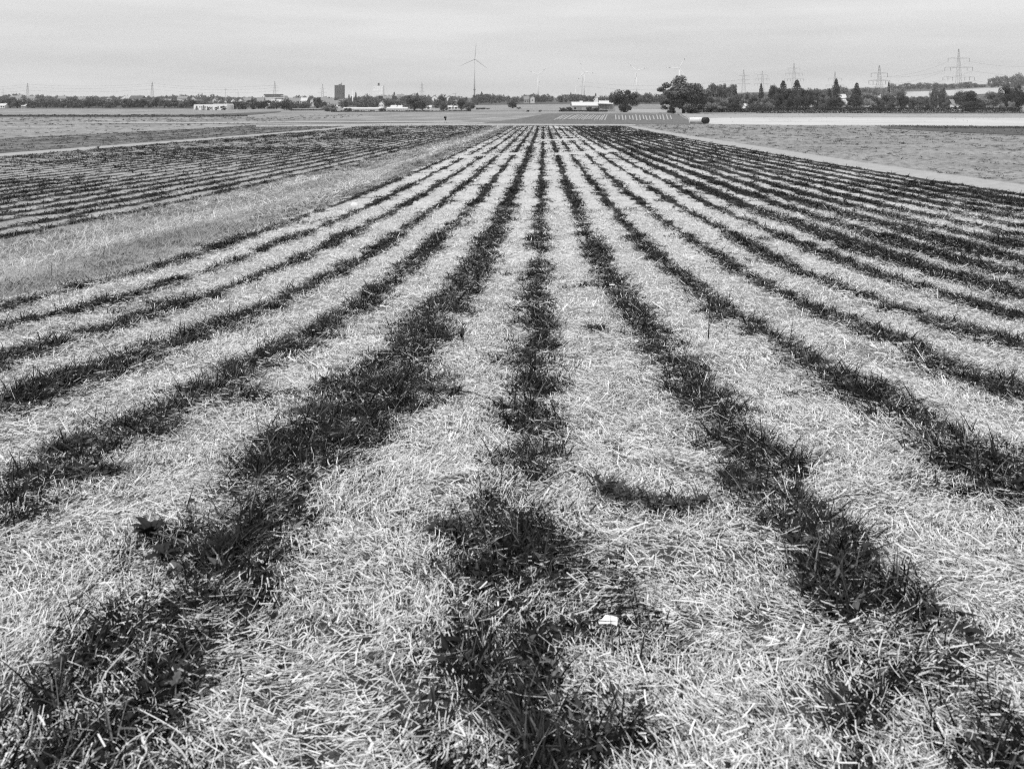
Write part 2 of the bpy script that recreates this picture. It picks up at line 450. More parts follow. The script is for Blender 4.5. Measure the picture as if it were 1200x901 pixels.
patch('patterned_crop_field', [(742, 127.4), (790, 127.4)], [(742, 122.6), (790, 122.4)], M['cabbage'], 0.06, 20, 8)
patch('pale_field', [(556, 130.5), (620, 130.4), (668, 130.3)], [(556, 123.4), (620, 123.0), (668, 122.6)], M['stubble'], 0.06, 30, 8)
patch('dark_bank', [(-80, 137.2), (120, 137.2), (250, 136.6), (300, 134.5), (330, 131.6)], [(-80, 135.2), (120, 135.2), (240, 134.5), (290, 132.5), (328, 130.8)], M['dark_crop'], 0.08, 60, 5)
patch('grassy_bank', [(190, 135.4), (240, 134.8), (300, 132.0)], [(196, 130.2), (240, 129.8), (258, 129.6)], M['rough'], 0.07, 30, 8)
patch('hill_field', [(1010, 113.5), (1050, 115.5), (1120, 112.5), (1178, 109.5), (1230, 108)], [(1010, 111.5), (1046, 108.8), (1100, 106.8), (1178, 103), (1230, 101)], M['hill_field'], 0.5, 50, 14)
patch('hill_track', [(1120, 105.9), (1178, 103)], [(1120, 104.9), (1178, 101.8)], M['roof_mid'], 0.5, 14, 4)

# ------------------------------------------------------------------ blades and straws
def strips(P, dirs, side, length, width, seg, bend, taper=True):
    """ribbons: P base (n,3), unit dirs, unit side, bend = vector added with t^2"""
    n = len(P); out = np.zeros((n, seg, 4, 3), np.float32)
    def pt(t):
        return P + dirs * (length * t)[:, None] + bend * (length * t * t)[:, None]
    for s in range(seg):
        t0 = np.full(n, s / seg); t1 = np.full(n, (s + 1) / seg)
        w0 = width * (1 - (0.85 * s / seg if taper else 0)); w1 = width * (1 - (0.85 * (s + 1) / seg if taper else 0))
        a, b = pt(t0), pt(t1)
        out[:, s, 0] = a - side * (w0 / 2)[:, None]; out[:, s, 1] = a + side * (w0 / 2)[:, None]
        out[:, s, 2] = b + side * (w1 / 2)[:, None]; out[:, s, 3] = b - side * (w1 / 2)[:, None]
    return out.reshape(n * seg, 4, 3)
def unit(v): return v / np.maximum(np.linalg.norm(v, axis=1, keepdims=True), 1e-9)

def half_view(D):
    return 0.63 * D + 0.6
def scatter(Da, Db, dens):
    """points in the seen wedge between distances Da and Db, dens per square metre"""
    W = float(half_view(np.array([Db]))[0]); n = int((Db - Da) * 2 * W * dens)
    D = rng.uniform(Da, Db, n); L = rng.uniform(-W, W, n)
    k = np.abs(L) < half_view(D)
    D, L = D[k], L[k]
    x, y = to_xy(D, L)
    return x, y, D

VQ, SH = [], []
bands = [(1.3, 2.6, 27000, 1), (2.6, 4, 20000, 1.05), (4, 6, 12500, 1.3), (6, 9, 6500, 1.7), (9, 14, 2700, 2.4), (14, 24, 800, 3.3)]
for Da, Db, dn, sc in bands:
    x, y, D = scatter(Da, Db, dn)
    k = (x > -6.4) & (x < 16)
    x, y, D = x[k], y[k], D[k]
    rd = row_density(x, y)
    bare = vnoise(x * 3.2, y * 2.5, 61) * 0.45 + vnoise(x * 12, y * 9, 62) * 0.55
    keep = rng.random(len(x)) < np.clip(1.08 - rd * 1.05, 0.18, 1) * np.clip((bare - 0.17) * 3.6, 0.28, 1)
    x, y, D, rd = x[keep], y[keep], D[keep], rd[keep]
    n = len(x)
    ang = rng.uniform(0, 2 * math.pi, n)
    swirl = vnoise(x * 1.5, y * 1.5, 63) * 6.28
    pick = rng.random(n) < 0.45
    ang = np.where(pick, swirl + rng.normal(0, 0.35, n), ang)
    tilt = rng.normal(0.04, 0.22, n)
    d = np.stack([np.cos(ang) * np.cos(tilt), np.sin(ang) * np.cos(tilt), np.sin(tilt)], -1)
    up = np.zeros((n, 3)); up[:, 2] = 1
    sd = unit(np.cross(d, up)); roll = rng.normal(0, 0.5, n)
    sd = unit(sd * np.cos(roll)[:, None] + np.cross(sd, d) * np.sin(roll)[:, None])
    ty = rng.random(n)                      # chaff, ordinary pieces, a few long bent stalks and split flat pieces
    ln = np.where(ty < 0.38, rng.uniform(0.006, 0.018, n), np.where(ty < 0.955, np.clip(rng.lognormal(math.log(0.029), 0.42, n), 0.012, 0.07), rng.uniform(0.05, 0.11, n))) * sc ** 0.65
    wd = np.where(ty < 0.38, rng.uniform(0.0014, 0.0034, n), np.where(rng.random(n) < 0.10, rng.uniform(0.0032, 0.0050, n), rng.uniform(0.0011, 0.0026, n))) * sc ** 0.9
    h = rng.uniform(0.0, 0.036, n) * (0.5 + vnoise(x * 5, y * 5, 64))
    P = np.stack([x, y, soil_z(x, y) + 0.004 + h + np.abs(np.sin(tilt)) * ln * 0.5], -1) - d * (ln / 2)[:, None]
    bend = np.cross(d, up) * (rng.normal(0, 0.16, n) * np.where(ty > 0.955, 2.2, 1))[:, None]; bend[:, 2] -= rng.uniform(0, 0.10, n)
    seg = 2 if Db <= 4 else 1
    VQ.append(strips(P, d, sd, ln, wd, seg, bend * (1 if seg == 2 else 0), taper=False))
    sh = np.clip(rng.beta(2.9, 1.25, n) - rd * 0.25 * rng.random(n), 0.0, 1)
    sh = np.where(rng.random(n) < np.where(D > 4, 0.17, 0.11), sh * 0.12, sh)
    SH.append(np.repeat(sh, seg))
o = quads_obj('straw_mulch', np.concatenate(VQ), M['straw'], np.concatenate(SH))
tag(o, 'pale loose straw scattered over the soil between the dark crop rows', 'straw', kind='stuff')

def plants(x, y, D, hmul=1.0, wmul=1.0, leafy=0.22):
    """grass blades and small leaves standing at the points; sizes follow what is legible at distance D"""
    n = len(x); s = (1 + D / 5.0) ** 0.72
    az = rng.uniform(0, 2 * math.pi, n)
    isleaf = rng.random(n) < leafy
    lean = np.where(isleaf, rng.uniform(0.7, 1.45, n), rng.uniform(0.25, 1.45, n))
    lean = np.clip(lean + np.minimum(D / 60, 0.5), 0, 1.45)
    d = np.stack([np.cos(az) * np.sin(lean), np.sin(az) * np.sin(lean), np.cos(lean)], -1)
    up = np.zeros((n, 3)); up[:, 2] = 1
    sd = unit(np.cross(d, up)); roll = rng.uniform(-0.9, 0.9, n)
    sd = unit(sd * np.cos(roll)[:, None] + np.cross(sd, d) * np.sin(roll)[:, None])
    ln = np.where(isleaf, rng.uniform(0.016, 0.042, n), rng.uniform(0.035, 0.125, n)) * hmul * s ** 0.42
    wd = np.where(isleaf, rng.uniform(0.008, 0.018, n), rng.uniform(0.0024, 0.0060, n)) * wmul * s
    wd = np.where(isleaf, wd, wd * np.clip(s ** 0.5, 1, 3))
    P = np.stack([x, y, soil_z(x, y) - 0.004 + np.where(isleaf, rng.uniform(0, 0.035, n), 0)], -1)
    bend = np.stack([np.cos(az), np.sin(az), -np.ones(n)], -1) * rng.uniform(0.05, 0.5, n)[:, None]
    return P, d, sd, ln, wd, bend
TUFT = 24
def row_points(r, Da, Db, per_m):
    m = int((Db - Da) * per_m / TUFT) + 1
    yc = rng.uniform(Da, Db, m); xc = X0 + r + rng.uniform(-0.62, 0.62, m)
    D, L = to_DL(xc, yc)
    k = (D > 0.8) & (np.abs(L) < half_view(np.maximum(D, .1)))
    xc, yc, D = xc[k], yc[k], D[k]
    rd = row_density(xc, yc)
    k = (rng.random(len(xc)) < rd ** 1.1) & (np.round(xc - X0) == r) & (xc < 16.05) & ((xc > -6.6) | (xc < -10.25))
    xc, yc, D, rd = xc[k], yc[k], D[k], rd[k]
    hf = np.repeat(rng.uniform(0.55, 1.35, len(xc)) * (0.6 + 0.5 * rd), TUFT); tone = np.repeat(rng.normal(0, 0.12, len(xc)), TUFT)
    sp = np.repeat(0.016 * (1 + D / 5.0) ** 0.9, TUFT)
    x = np.repeat(xc, TUFT) + rng.normal(0, 1, len(hf)) * sp; y = np.repeat(yc, TUFT) + rng.normal(0, 1, len(hf)) * sp * 1.6
    return x, y, to_DL(x, y)[0], hf, tone
SEGS = [(1.2, 3, 24000), (3, 6, 14000), (6, 10, 6500), (10, 18, 2600), (18, 35, 700), (35, 70, 190), (70, 120, 75), (120, FIELD_END, 40)]
def ordinal(k):
    return ['', 'first', 'second', 'third', 'fourth', 'fifth', 'sixth', 'seventh', 'eighth', 'ninth', 'tenth', 'eleventh', 'twelfth', 'thirteenth', 'fourteenth',
            'fifteenth', 'sixteenth', 'seventeenth', 'eighteenth', 'nineteenth', 'twentieth', 'twenty-first', 'twenty-second', 'twenty-third', 'twenty-fourth', 'twenty-fifth'][k]
def crop_row(r, label, group):
    V, Sh = [], []
    for Da, Db, pm in SEGS:
        x, y, D, hf, tone = row_points(r, Da, Db, pm)
        if not len(x): continue
        P, d, sd, ln, wd, bd = plants(x, y, D); ln = ln * hf
        seg = 3 if Db <= 6 else (2 if Db <= 18 else 1)
        V.append(strips(P, d, sd, ln, wd, seg, bd))
        sh = np.clip(rng.beta(0.7, 3.4, len(x)) * 0.5 + tone * 0.35, 0, 1); sh = np.where(rng.random(len(x)) < 0.10, rng.uniform(0.4, 1.0, len(x)), sh)
        Sh.append(np.repeat(sh, seg))
    o = quads_obj('crop_row', np.concatenate(V), M['leaf_dark'], np.concatenate(Sh))
    tag(o, label, 'crop row', group)
special = {-6: 'dark leafy crop row bordering the pale grass verge, leftmost row of the near field', -1: 'broad bushy dark crop row just left of the centre row, widest of the near field',
           0: 'dark leafy crop row running straight up the middle of the near field', 16: 'dark crop row bordering the pale farm path, rightmost row of the near field'}
for r in range(-6, 17):
    lb = special.get(r) or ('%s dark crop row to the %s of the middle row of the near field' % (ordinal(abs(r)), 'left' if r < 0 else 'right'))
    crop_row(r, lb, 'crop rows of the near field')
for r in range(-35, -10):
    k = -10 - r
    crop_row(r, 'dark low crop row in the left field, %s row beyond the pale grass verge' % ordinal(k), 'crop rows of the left field')

# pale dry grass on the verge
V, Sh = [], []
for Da, Db, dn in ((6, 12, 1500), (12, 20, 700), (20, 40, 240), (40, 90, 60), (90, FIELD_END, 20)):
    n = int(4.2 * (Db - Da) * dn)
    y = rng.uniform(Da, Db, n); x = rng.uniform(-10.7, -6.3, n); x = x + (vnoise(y * 1.1, x * 0 + 2, 74) - 0.5) * 0.9
    D, L = to_DL(x, y); k = np.abs(L) < half_view(D) + 0.5
    x, y, D = x[k], y[k], D[k]
    tall = vnoise(x * 0.9, y * 0.35, 71)
    P, d, sd, ln, wd, bd = plants(x, y, D, 0.72, 0.6, 0.05)
    ln = ln * (0.7 + 1.3 * tall) * (1 + 0.5 * (D < 40))
    V.append(strips(P, d, sd, ln, wd, 2, bd))
    sh = np.clip(rng.beta(2.2, 1.7, len(x)) * (0.25 + 1.0 * vnoise(x * 2.2, y * 0.12, 72)), 0, 1)
    edge = np.clip((x + 6.9) / 0.5, 0, 1) * 0.45 + np.clip((-9.9 - x) / 0.4, 0, 1) * 0.4
    Sh.append(np.repeat(sh * (1 - edge), 2))
o = quads_obj('verge_grass', np.concatenate(V), M['dry_grass'], np.concatenate(Sh))
tag(o, 'pale dry grass growing along the verge between the two row fields', 'grass', kind='stuff')

# tufts on the fallow field and the far left field
def tufts(name, xa, xb, ya, yb, n, mat, label, hm, near_bias=2.0, pat=None):
    n = n // 16; y = ya + (yb - ya) * rng.random(n) ** near_bias; x = rng.uniform(xa, xb, n)
    D, L = to_DL(x, y); k = np.abs(L) < half_view(D) + 1
    if pat is not None: k &= rng.random(n) < np.clip((vnoise(x * pat, y * pat * 0.6, 81) - 0.35) * 3, 0.06, 1)
    x, y = x[k], y[k]; ton = np.repeat(rng.random(len(x)), 16); sp = np.repeat(rng.uniform(0.05, 0.22, len(x)), 16)
    x = np.repeat(x, 16) + rng.normal(0, 1, len(sp)) * sp; y = np.repeat(y, 16) + rng.normal(0, 1, len(sp)) * sp; D, _ = to_DL(x, y)
    P, d, sd, ln, wd, bd = plants(x, y, D, hm, 0.8, 0.3)
    o = quads_obj(name, strips(P, d, sd, ln, wd, 1, bd), mat, np.clip(0.75 * ton + 0.35 * rng.random(len(x)) - 0.1, 0, 1))
    tag(o, label, 'weeds', kind='stuff')
tufts('fallow_weeds', 18.5, 120, 26, 190, 150000, M['stubble_tuft'], 'scruffy grey weeds over the fallow field right of the farm path', 1.5, 1.5, 0.7)
tufts('dark_crop', 70, 125, 152, 186, 60000, M['foliage_dark'], 'dark low crop patch on the far right side of the fallow field', 1.6, 1.0)
tufts('stubble_weeds', -220, -62, 95, 320, 60000, M['stubble_tuft'], 'thin grey weeds over the stubble field at far left', 1.5, 1.4, 0.15)
tufts('verge_weeds', -7.5, -6.2, 8, 170, 40000, M['stubble_tuft'], 'grey weeds along the right edge of the grass verge', 1.1, 2.2, 1.6)
tufts('verge_weeds', -10.9, -9.3, 15, 170, 30000, M['stubble_tuft'], 'grey weeds along the left edge of the grass verge', 1.1, 2.0, 1.6)
tufts('field_weeds', 40, 190, 205, 315, 26000, M['stubble_tuft'], 'sparse dark flecks of weeds on the pale field below the long hedge', 1.0, 1.0, 0.1)
tufts('far_left_crop', -61, -38.3, 54, FIELD_END, 60000, M['leaf_dark'], 'low dark crop in the field beyond the left track', 1.0, 1.3, 1.1)

# ------------------------------------------------------------------ small things lying in the near field
def pos(px, py):
    x, y, D = hit(px, py)
    return x, y, float(soil_z(np.array([x]), np.array([y]))[0])
def scrap(px, py, w, label, name='paper_scrap', mat='paper', cat='scrap', seed=0):
    rr = random.Random(seed); p = pos(px, py)
    mb = MB(); n = 11; ring = []
    for k in range(n):
        a = 2 * math.pi * k / n
        q = w * (0.75 + 0.3 * rr.random())
        ring.append((math.cos(a) * q, math.sin(a) * q * 0.62, 0.03 + w * 0.25 * rr.random()))
    c = (0, 0, 0.03 + w * 0.35)
    for k in range(n):
        mb.poly([ring[k], ring[(k + 1) % n], c])
    o = mb.build(name, M[mat]); o.location = p; o.rotation_euler = (0.12, 0.05, 0.3 * seed)
    return tag(o, label, cat)
scrap(713, 741, 0.034, 'crumpled white scrap on the straw right of the middle crop row near the camera', seed=1)
scrap(717, 341, 0.045, 'small white scrap at the edge of the first crop row right of the middle', seed=2)
scrap(557, 213, 0.13, 'flat pale scrap lying far up between the crop rows left of the middle', seed=3)
def stone(px, py, r, label, seed):
    import bmesh
    p = pos(px, py); bm = bmesh.new(); bmesh.ops.create_icosphere(bm, subdivisions=3, radius=r)
    rr = random.Random(seed); off = [rr.random() * 9 for _ in range(3)]
    for v in bm.verts:
        k = 1 + 0.25 * math.sin(v.co.x / r * 2.1 + off[0]) * math.sin(v.co.y / r * 1.7 + off[1]) + 0.1 * math.sin(v.co.z / r * 4 + off[2])
        v.co = Vector((v.co.x * k * 1.3, v.co.y * k, v.co.z * k * 0.6))
    me = bpy.data.meshes.new('stone'); bm.to_mesh(me); bm.free(); me.materials.append(M['stone'])
    for q in me.polygons: q.use_smooth = True
    o = link(bpy.data.objects.new('stone', me)); o.location = (p[0], p[1], p[2] + r * 0.25)
    return tag(o, label, 'stone')
stone(416, 241, 0.10, 'pale rounded stone beside the leftmost crop row where it meets the verge', 4)
stone(398, 230, 0.05, 'tiny pale stone in the verge grass behind the larger stone', 5)
def leaf_shape(mb, base, d, up, ln, wd, rr):
    d = Vector(d).normalized(); s = d.cross(Vector(up)).normalized(); u = s.cross(d)
    base = Vector(base); L_, R_ = [], []
    K = 7
    for k in range(K + 1):
        t = k / K
        prof = math.sin(math.pi * min(1, t * 0.93 + 0.07)) ** 0.8 * (0.75 + 0.35 * (k % 2))
        c = base + d * ln * t + u * ln * (0.25 * t - 0.45 * t * t)
        L_.append(c + s * wd * 0.5 * prof + u * wd * 0.22 * prof); R_.append(c - s * wd * 0.5 * prof + u * wd * 0.22 * prof)
        if k == 0: C0 = []
        C0.append(c)
    for k in range(K):
        mb.poly([C0[k], C0[k + 1], L_[k + 1], L_[k]]); mb.poly([C0[k], R_[k], R_[k + 1], C0[k + 1]])
M['weed_leaf'] = plain('broad_weed_leaf', 0.022, 0.4, 40, 0.7)
M['weed_grey'] = plain('grey_weed_leaf', 0.10, 0.4, 40, 0.7)
def leafy_weed(px, py, size, nleaf, label, seed, stem_px=None, mat='weed_leaf', flat=0.5):
    rr = random.Random(seed); p = pos(px, py); e = empty('leafy_weed', p)
    tag(e, label, 'weed')
    if stem_px:
        mb = MB(); pts = []
        for q in stem_px:
            a = pos(*q); pts.append((a[0] - p[0], a[1] - p[1], a[2] - p[2] + 0.02 + 0.02 * rr.random()))
        pts.append((0, 0, 0.05)); mb.tube(pts, [0.0028] * (len(pts) - 1) + [0.004], 5); mb.build('stem', M['stick'], e, True)
    else:
        mb = MB(); mb.tube([(0, 0, -0.01), (0.004, 0.002, size * 0.5)], [0.003, 0.0015], 5); mb.build('stem', M['stick'], e, True)
    for k in range(nleaf):
        a = 2 * math.pi * (k + rr.random() * 0.5) / nleaf; el = flat * (0.3 + rr.random() * 1.4)
        mb = MB(); leaf_shape(mb, (0, 0, 0.035 + size * 0.25 * rr.random()), (math.cos(a), math.sin(a), el), (0, 0, 1), size * (0.7 + 0.5 * rr.random()), size * (0.38 + 0.25 * rr.random()), rr)
        mb.build('leaf', M[mat], e, True)
    return e
leafy_weed(176, 640, 0.07, 12, 'uprooted dark weed with lobed leaves and trailing stem left of the bushy crop row', 3, [(118, 690), (122, 672), (140, 655)], flat=0.7)
leafy_weed(224, 618, 0.035, 3, 'single small curled dark leaf right of the uprooted weed', 8)
leafy_weed(190, 668, 0.06, 5, 'small dark broad-leaved weed below the uprooted weed', 9)
leafy_weed(541, 402, 0.09, 5, 'thin dark weed with few leaves standing in straw left of the middle row', 12, flat=1.6)
leafy_weed(380, 460, 0.055, 7, 'dark weed with pointed leaves at the left edge of the bushy crop row', 13, flat=1.0)
leafy_weed(115, 175, 0.26, 8, 'round dark weed clump on the pale track of the left field', 14, flat=0.9, mat='weed_grey')
leafy_weed(205, 838, 0.03, 4, 'pale grey broad leaf weed inside the bushy row near the lower left corner', 15, mat='weed_grey')
leafy_weed(1135, 770, 0.05, 5, 'dark weed in the first crop row right of the middle near the lower right corner', 18)
leafy_weed(1195, 585, 0.06, 5, 'dark broad-leaved weed at the right edge of the picture in the second crop row', 19)
def stalk(px, py, h, label, seed, lean=0.05, twigs=2):
    rr = random.Random(seed); p = pos(px, py); mb = MB()
    mb.tube([(0, 0, -0.01), (lean * h * 0.3, 0, h * 0.5), (lean * h, 0.01, h)], [0.006 * (h / 0.25) ** 0.5, 0.004, 0.002], 5)
    for k in range(twigs):
        z = h * (0.4 + 0.2 * k); a = rr.random() * 6.28
        mb.tube([(lean * z, 0, z), (lean * z + math.cos(a) * h * .18, math.sin(a) * h * .18, z + h * 0.2)], [0.003, 0.0015], 4)
    o = mb.build('dry_stalk', M['stick'], None, True); o.location = p
    return tag(o, label, 'stalk')
stalk(830, 404, 0.36, 'tall thin dry stalk standing between the first and second rows right of the middle', 1)
stalk(926, 407, 0.20, 'short dry stalk standing in the straw right of the taller stalk', 2, 0.12)
stalk(60, 334, 0.30, 'bare thin stalk standing in the verge grass at the far left', 3, 0.0, 0)
stalk(543, 408, 0.26, 'slender bare stalk beside the thin weed left of the middle row', 4, -0.05, 3)
stalk(70, 358, 0.22, 'pale short stalk standing between verge and leftmost crop row', 5, 0.02, 0)
def stick(pts, r, label):
    ps = [pos(*q) for q in pts]; b = ps[0]
    mb = MB(); mb.tube([(p[0] - b[0], p[1] - b[1], p[2] - b[2] + 0.035) for p in ps], [r] * (len(ps) - 1) + [r * 0.5], 6)
    o = mb.build('stick', M['stick'], None, True); o.location = b
    return tag(o, label, 'stick')
stick([(20, 430), (45, 424), (62, 419)], 0.007, 'crooked dark stick lying in the leftmost straw lane')
stick([(33, 421), (48, 418), (62, 419)], 0.005, 'thin dark twig crossing the crooked stick at far left')
stick([(400, 598), (412, 590), (428, 570)], 0.004, 'dark twig lying on straw between the bushy row and the middle row')
stick([(810, 319), (826, 317), (842, 316)], 0.006, 'slim dark stick lying across straw between the second and third right rows')
stick([(80, 725), (110, 700), (128, 690)], 0.003, 'thin dark twig on the straw below the uprooted weed')
def grass_heap(pts, wid, n, label, seed):
    ps = [pos(*q) for q in pts]; b = ps[0]
    t = rng.random(n); xs = np.interp(t, np.linspace(0, 1, len(ps)), [p[0] for p in ps]); yv = np.interp(t, np.linspace(0, 1, len(ps)), [p[1] for p in ps])
    w = wid * (1.1 - np.abs(t - .4))
    xs = xs + rng.normal(0, 0.3, n) * w; yv = yv + rng.normal(0, 0.35, n) * w
    D, _ = to_DL(xs, yv)
    P, d, sd, ln, wd, bd = plants(xs, yv, D, 0.9, 1.0, 0.25)
    P[:, 2] += rng.uniform(0.01, 0.05, n)
    o = quads_obj('grass_clump', strips(P, d, sd, ln, wd, 3, bd) - np.array([b[0], b[1], b[2]]), M['leaf_dark'], np.repeat(rng.beta(1.2, 2.4, n), 3))
    o.location = b
    return tag(o, label, 'grass clump')
grass_heap([(703, 588), (722, 597), (750, 606), (790, 612), (845, 610)], 0.05, 620, 'thin curved wisp of cut grass lying across the straw lane right of the middle row', 1)
grass_heap([(95, 570), (135, 566)], 0.12, 260, 'small dark grass clump on straw left of the second crop row', 2)
grass_heap([(505, 637), (540, 640)], 0.07, 160, 'thin dark grass clump on straw left of the middle row', 3)
grass_heap([(500, 467), (540, 465)], 0.08, 260, 'dark flat grass clump between the bushy row and the middle row', 4)
grass_heap([(690, 392), (708, 393)], 0.07, 140, 'little dark grass clump in the straw lane right of the middle row', 5)
grass_heap([(355, 500), (395, 487)], 0.12, 420, 'dark matted grass clump spilling left from the bushy crop row', 6)
grass_heap([(60, 540), (100, 533)], 0.10, 260, 'dark grass clump left of the second crop row at far left', 7)

# ------------------------------------------------------------------ trees
def crown_quads(kind, nl, ls, seed):
    r = np.random.default_rng(seed)
    if kind in ('round', 'oval', 'broad', 'bush', 'dome'):
        nc = {'round': 36, 'oval': 30, 'broad': 48, 'bush': 22, 'dome': 30}[kind]
        zc, zr, xr = {'round': (.50, .49, .52), 'oval': (.50, .50, .50), 'broad': (.50, .47, .52), 'bush': (.44, .54, .54), 'dome': (.52, .46, .48)}[kind]
        C = []
        while len(C) < nc:
            v = r.normal(size=3); v /= np.linalg.norm(v); q = r.uniform(0.35, 0.88)
            p = v * q
            if kind == 'dome' and p[2] < -0.3: continue
            C.append((p[0] * xr, p[1] * xr, zc + p[2] * zr))
        C = np.array(C); R = r.uniform(0.10, 0.21, nc) * (1.0 if kind != 'broad' else 0.85)
        ci = r.integers(0, nc, nl)
        v = r.normal(size=(nl, 3)); v = unit(v); q = r.random(nl) ** 0.35
        P = C[ci] + v * (R[ci] * q)[:, None] * np.array([1, 1, 0.85])
        P[:, 2] = np.maximum(P[:, 2], 0.02)
        tone = r.uniform(0.15, 0.85, nc)[ci]
        nor = unit(v + r.normal(0, 0.5, (nl, 3)))
    elif kind == 'conifer':
        z = r.random(nl) ** 1.25; lay = 13
        zl = (np.floor(z * lay) + r.random(nl) ** 2 * 0.75) / lay
        rad_ = (1 - zl) ** 0.72 * 0.56 + 0.02
        rad_ = rad_ * (0.9 + 0.1 * np.sin(np.floor(z * lay) * 2.3 + seed))
        a = r.uniform(0, 2 * math.pi, nl)
        rad_ *= 0.75 + 0.35 * vnoise(a * 1.6 + 10, np.floor(z * lay) * 1.7, seed)
        q = r.random(nl) ** 0.5
        P = np.stack([np.cos(a) * rad_ * q, np.sin(a) * rad_ * q, 0.03 + zl * 0.97 - q * rad_ * 0.18], -1)
        tone = r.beta(1.6, 2, nl); nor = unit(np.stack([np.cos(a) * .4, np.sin(a) * .4, np.ones(nl)], -1) + r.normal(0, .35, (nl, 3)))
    else:                                    # column
        z = r.random(nl); a = r.uniform(0, 2 * math.pi, nl); q = r.random(nl) ** 0.5
        rad_ = 0.45 * np.sin(np.clip(z * .93 + .07, 0, 1) * math.pi) ** 0.6
        P = np.stack([np.cos(a) * rad_ * q, np.sin(a) * rad_ * q, 0.02 + z * 0.98], -1)
        tone = r.beta(1.6, 2, nl); nor = unit(r.normal(size=(nl, 3)))
    t1 = unit(np.cross(nor, r.normal(size=(nl, 3)))); t2 = np.cross(nor, t1)
    s = ls * r.uniform(0.6, 1.35, nl)[:, None]
    V = np.stack([P - t1 * s, P - t2 * s * 0.6, P + t1 * s, P + t2 * s * 0.6], 1)
    return V, np.clip(tone * 0.7 + r.random(nl) * 0.3, 0, 1)
def trunk_mb(kind):
    mb = MB()
    if kind == 'conifer':
        return mb.tube([(0, 0, -0.03), (0, 0, 0.5), (0, 0, 0.97)], [0.022, 0.014, 0.003], 6)
    if kind == 'column':
        return mb.tube([(0, 0, -0.03), (0, 0, 0.9)], [0.02, 0.004], 6)
    if kind == 'bush':
        for a in range(5):
            mb.tube([(0, 0, -0.03), (math.cos(a * 1.3) * .12, math.sin(a * 1.3) * .12, .3), (math.cos(a * 1.3) * .25, math.sin(a * 1.3) * .25, .6)], [0.014, 0.009, 0.004], 5)
        return mb
    mb.tube([(0, 0, -0.04), (0.005, 0, 0.2), (0, 0.01, 0.55), (0, 0, 0.85)], [0.035, 0.027, 0.018, 0.005], 7)
    for k in range(7):
        a = k * 2.4; z = 0.2 + 0.055 * k
        mb.tube([(0, 0, z), (math.cos(a) * .15, math.sin(a) * .15, z + .14), (math.cos(a) * .3, math.sin(a) * .3, z + .24)], [0.014, 0.009, 0.003], 5)
    return mb
PROTO = {}
def proto(kind, tone, fine, var):
    key = (kind, tone, fine, var)
    if key not in PROTO:
        nl, ls = ((8500, 0.021) if fine else (2000, 0.038))
        if kind == 'broad': nl = int(nl * 1.5)
        if kind in ('column', 'conifer'): nl, ls = ((6000, 0.024) if fine else (1500, 0.036))
        V, sh = crown_quads(kind, nl, ls, 100 + var * 17 + len(kind))
        c = quads_obj('crown', V, M[tone], sh); t = trunk_mb(kind).build('trunk', M['bark'], None, True)
        PROTO[key] = (c.data, t.data)
        bpy.data.objects.remove(c); bpy.data.objects.remove(t)
    return PROTO[key]
TONE = {'m': 'foliage', 'd': 'foliage_dark', 'p': 'foliage_pale'}
KN = {'round': 'tree', 'oval': 'tree', 'broad': 'tree', 'dome': 'tree', 'bush': 'bush', 'conifer': 'conifer', 'column': 'poplar'}
def tree(px, ytop, wpx, D, kind, tone, label, group=None, fine=None, cat=None):
    fine = (D < 520) if fine is None else fine
    x, y, z = at(px, D); h = (top_z(D, ytop) - z) * (1.0 if kind in ('conifer', 'column') else 1.09); w = wpx * D / 1000.0 * (1.5 if kind == 'conifer' else 1.22 if px > 720 and D < 600 else 1.15)
    cm, tm = proto(kind, TONE[tone], fine, random.randrange(3))
    e = empty({'round': 'deciduous_tree', 'oval': 'deciduous_tree', 'broad': 'broad_tree', 'dome': 'spreading_tree', 'bush': 'bush', 'conifer': 'conifer', 'column': 'columnar_tree'}[kind], (x, y, z - 0.1), random.uniform(0, 6.28))
    e.scale = (w, w, max(h, 1.0))
    link(bpy.data.objects.new('crown', cm), e); link(bpy.data.objects.new('trunk', tm), e)
    return tag(e, label, cat or KN[kind], group)

